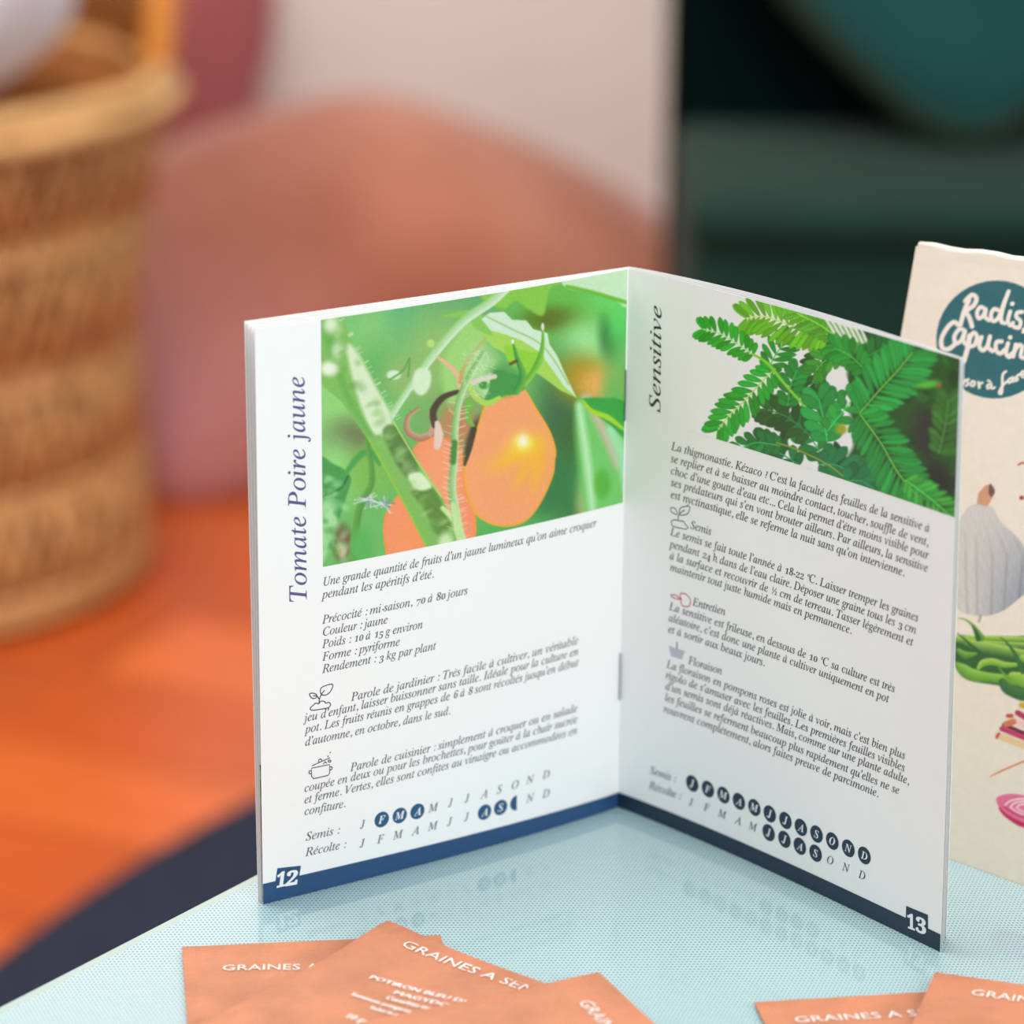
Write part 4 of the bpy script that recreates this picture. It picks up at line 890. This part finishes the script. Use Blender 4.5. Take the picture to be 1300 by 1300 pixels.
# back: curved woven shell from the right side round the rear, edged by a thick hoop
V = []; na, nz = 40, 16; a0, a1 = math.radians(2), math.radians(178); HB = .50
def shell(a, t_, dr=0): 
    hh = HB*(max(0, math.sin((a-a0)/(a1-a0)*math.pi))**.42); r_ = rad(SEATZ)-.004+dr+.05*t_*hh/HB; return (r_*math.cos(a), r_*math.sin(a), SEATZ+hh*t_)
for i in range(na+1):
    for j in range(nz+1): V.append(shell(a0+(a1-a0)*i/na, j/nz))
o = obj('back_lining', V, [tuple(f) for f in grid_faces(na+1, nz+1)], mat('shaded_cane_lining', (112, 66, 30), .75, .15, noise=.4, nscale=120), chair, True); md = o.modifiers.new('thickness', 'SOLIDIFY'); md.thickness = .006  # cane colour darkened to carry the shade inside the back
b = MB()
for i in range(110):
    a = a0+.03+(a1-a0-.06)*i/109; sl = (.1 if i % 2 else -.1)
    for dr in (-.006, .006): b.tube([shell(min(max(a+sl*t_*math.sin((a-a0)/(a1-a0)*math.pi), a0+.01), a1-.01), t_, dr) for t_ in (0, .33, .66, .99)], .003, 5)
o = b.obj('woven_strands', m_rattan, chair, True); o['kind'] = 'stuff'
hoop = [shell(a0+(a1-a0)*(.5-.5*math.cos(math.pi*(i/80)))**1.0, 1) for i in range(81)]
MB().tube(hoop, .0125, 10).obj('hoop', mat('amber_rattan_pole', (232, 150, 66), .4, .5, noise=.15, nscale=40), chair, True)
# fur cushion
bm = bmesh.new(); bmesh.ops.create_icosphere(bm, subdivisions=5, radius=1)
for v_ in bm.verts:
    p = v_.co; s_ = 1+.02*math.sin(p.x*7+p.y*4)*math.sin(p.z*6)+.006*math.sin(p.y*31+p.z*21)*math.sin(p.x*27); v_.co = Vector((p.x*.15*s_, p.y*.13*s_, p.z*.105*s_))
me = bpy.data.meshes.new('fur_cushion'); bm.to_mesh(me); bm.free(); me.polygons.foreach_set('use_smooth', [True]*len(me.polygons))
me.materials.append(mat('white_fur', (224, 222, 230), .95, .1, noise=.06, nscale=30, bump=.8, bscale=90, sheen=.3)); o = bpy.data.objects.new('fur_cushion', me); C.objects.link(o)
o.location = (-.492, 1.565, SEATZ+.106); o.rotation_euler = (.1, .12, .3); tag(o, 'white fluffy cushion lying on the seat of the wicker chair', 'cushion')

# ------------------------------------------------------------------ pink bean bag and cushion
def cloth(name, fn, m, n1=48, n2=28, label=None, cat=None):
    V = []; 
    for j in range(n2+1):
        ph = -math.pi/2+math.pi*j/n2
        for i in range(n1):
            V.append(fn(2*math.pi*i/n1, ph))
    F = [(j*n1+i, j*n1+(i+1) % n1, (j+1)*n1+(i+1) % n1, (j+1)*n1+i) for j in range(n2) for i in range(n1)]
    o = obj(name, V, F, m, None, True)
    if label: tag(o, label, cat)
    return o
m_pink = bpy.data.materials.new('dusty_pink_velvet'); m_pink.use_nodes = True; N = m_pink.node_tree.nodes; L = m_pink.node_tree.links; b = N['Principled BSDF']
tc = N.new('ShaderNodeTexCoord'); nz_ = N.new('ShaderNodeTexNoise'); nz_.inputs['Scale'].default_value = 5; nz_.inputs['Detail'].default_value = 2; L.new(tc.outputs['Object'], nz_.inputs['Vector'])
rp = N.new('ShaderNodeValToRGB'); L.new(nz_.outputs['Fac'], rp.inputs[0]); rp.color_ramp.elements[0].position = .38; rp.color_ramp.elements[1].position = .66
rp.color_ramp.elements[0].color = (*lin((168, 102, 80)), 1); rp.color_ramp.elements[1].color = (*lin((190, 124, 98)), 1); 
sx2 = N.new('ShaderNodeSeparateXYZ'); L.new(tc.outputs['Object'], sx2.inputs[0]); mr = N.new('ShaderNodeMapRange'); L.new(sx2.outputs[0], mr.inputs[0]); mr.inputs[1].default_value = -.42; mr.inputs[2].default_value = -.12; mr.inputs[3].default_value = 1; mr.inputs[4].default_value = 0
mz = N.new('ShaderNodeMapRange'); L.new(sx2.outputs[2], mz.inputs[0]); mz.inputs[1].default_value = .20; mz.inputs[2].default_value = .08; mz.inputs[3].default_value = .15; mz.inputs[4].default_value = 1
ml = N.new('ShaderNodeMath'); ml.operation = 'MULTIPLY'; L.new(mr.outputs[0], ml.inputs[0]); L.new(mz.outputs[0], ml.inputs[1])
mc = N.new('ShaderNodeMix'); mc.data_type = 'RGBA'; L.new(ml.outputs[0], mc.inputs['Factor']); L.new(rp.outputs[0], mc.inputs[6]); mc.inputs[7].default_value = (*lin((224, 160, 164)), 1)  # window light on the lower left painted in as paler pink
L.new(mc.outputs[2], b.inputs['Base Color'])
b.inputs['Roughness'].default_value = .9; b.inputs['Sheen Weight'].default_value = .3; b.inputs['Specular IOR Level'].default_value = .15
def bag(a, ph):
    x, y, z = math.cos(a)*math.cos(ph), math.sin(a)*math.cos(ph), math.sin(ph)
    X = x*.385; Y = y*.21; prof = .292-.155*max(0, (x+.30))**1.5
    if x < -.2 and y < 0: Y -= .15*min(1, (-.2-x)/.4)*min(1, -y*1.6)*np.clip(.45-z, 0, 1)
    Zt = max(z, -.35)/1.35+.26; Z_ = (np.clip((z+.45)/1.45, 0, 1)**.8)*prof
    w_ = 1+.03*math.sin(a*5+z*4)+.02*math.sin(a*9-z*7)
    return (-.082+X*w_*(1 if z < .1 else 1-.12*(z-.1)*(x < 0)), 2.06+Y*w_*(1 if z > -.6 else .92), max(.002, float(Z_)))
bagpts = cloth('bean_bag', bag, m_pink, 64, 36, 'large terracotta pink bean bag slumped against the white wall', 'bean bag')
def pill(cx_, cy_, cz_, sx_, sy_, sz_, rx=0, ry=0, rz=0, pw=2.6, seed=0):
    from mathutils import Euler
    E_ = Euler((rx, ry, rz)).to_matrix()
    def f_(a, ph):
        c_ = math.cos(ph); x, z, y = c_*math.cos(a), c_*math.sin(a), math.sin(ph)
        m_ = (abs(x)**pw+abs(z)**pw)**(1/pw)+1e-9; r_ = math.hypot(x, z); kx_ = r_/m_ if r_ > 1e-6 else 1
        wv = 1+.02*math.sin(a*4+seed)+.015*math.sin(a*7+ph*3+seed)
        p = E_ @ Vector((x*kx_*sx_*wv, y*sy_*(1-.35*r_), z*kx_*sz_*wv)); return (cx_+p.x, cy_+p.y, cz_+p.z)
    return f_
cloth('cushion', pill(-.395, 2.36, .25, .12, .05, .24, rx=-.12, ry=.2), mat('mauve_cotton', (176, 100, 100), .9, .1, noise=.1, nscale=8, sheen=.2), 48, 24, 'mauve cushion propped upright against the wall behind the bean bag', 'cushion')

# ------------------------------------------------------------------ green sofa
sofa = empty('sofa', (.09, 1.43, 0), 'dark green velvet sofa in front of the white wall at right', 'sofa')
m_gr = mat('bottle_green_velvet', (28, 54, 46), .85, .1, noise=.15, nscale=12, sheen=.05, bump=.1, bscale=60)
m_gb = mat('shaded_green_velvet', (6, 20, 20), .95, .02)  # the sofa's green velvet with the backrest's shade put into the colour
def sbox(name, a, b_, m, w_=.02, seg=4, par=sofa):
    o = MB().box(a, b_).obj(name, m, par); bevel(o, w_, seg); o.data.polygons.foreach_set('use_smooth', [True]*6); return o
SZ = .34
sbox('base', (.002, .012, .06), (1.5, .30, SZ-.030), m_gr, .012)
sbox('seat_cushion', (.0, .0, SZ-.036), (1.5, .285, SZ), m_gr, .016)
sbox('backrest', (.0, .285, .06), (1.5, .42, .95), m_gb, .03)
for x_ in (.03, 1.42):
    for y_ in (.05, .33): sbox('foot', (x_, y_, .0125), (x_+.04, y_+.04, .062), mat('dark_wood', (40, 28, 20), .5), .004, 2)
pfn = pill(.305, 1.635, .568, .175, .05, .175, rx=-.15, ry=.785, rz=-.03, pw=5)
pc = cloth('cushion', pfn, mat('teal_velvet', (30, 84, 82), .85, .15, noise=.2, nscale=9, sheen=.1), 56, 28, 'teal velvet cushion standing on its corner on the green sofa', 'cushion')
pp = MB().tube([pfn(2*math.pi*i/72, 0) for i in range(72)], .011, 8, True).obj('edge_band', mat('olive_green_band', (38, 52, 40), .85, .1), pc, True); pp['label'] = 'dark olive edge band'
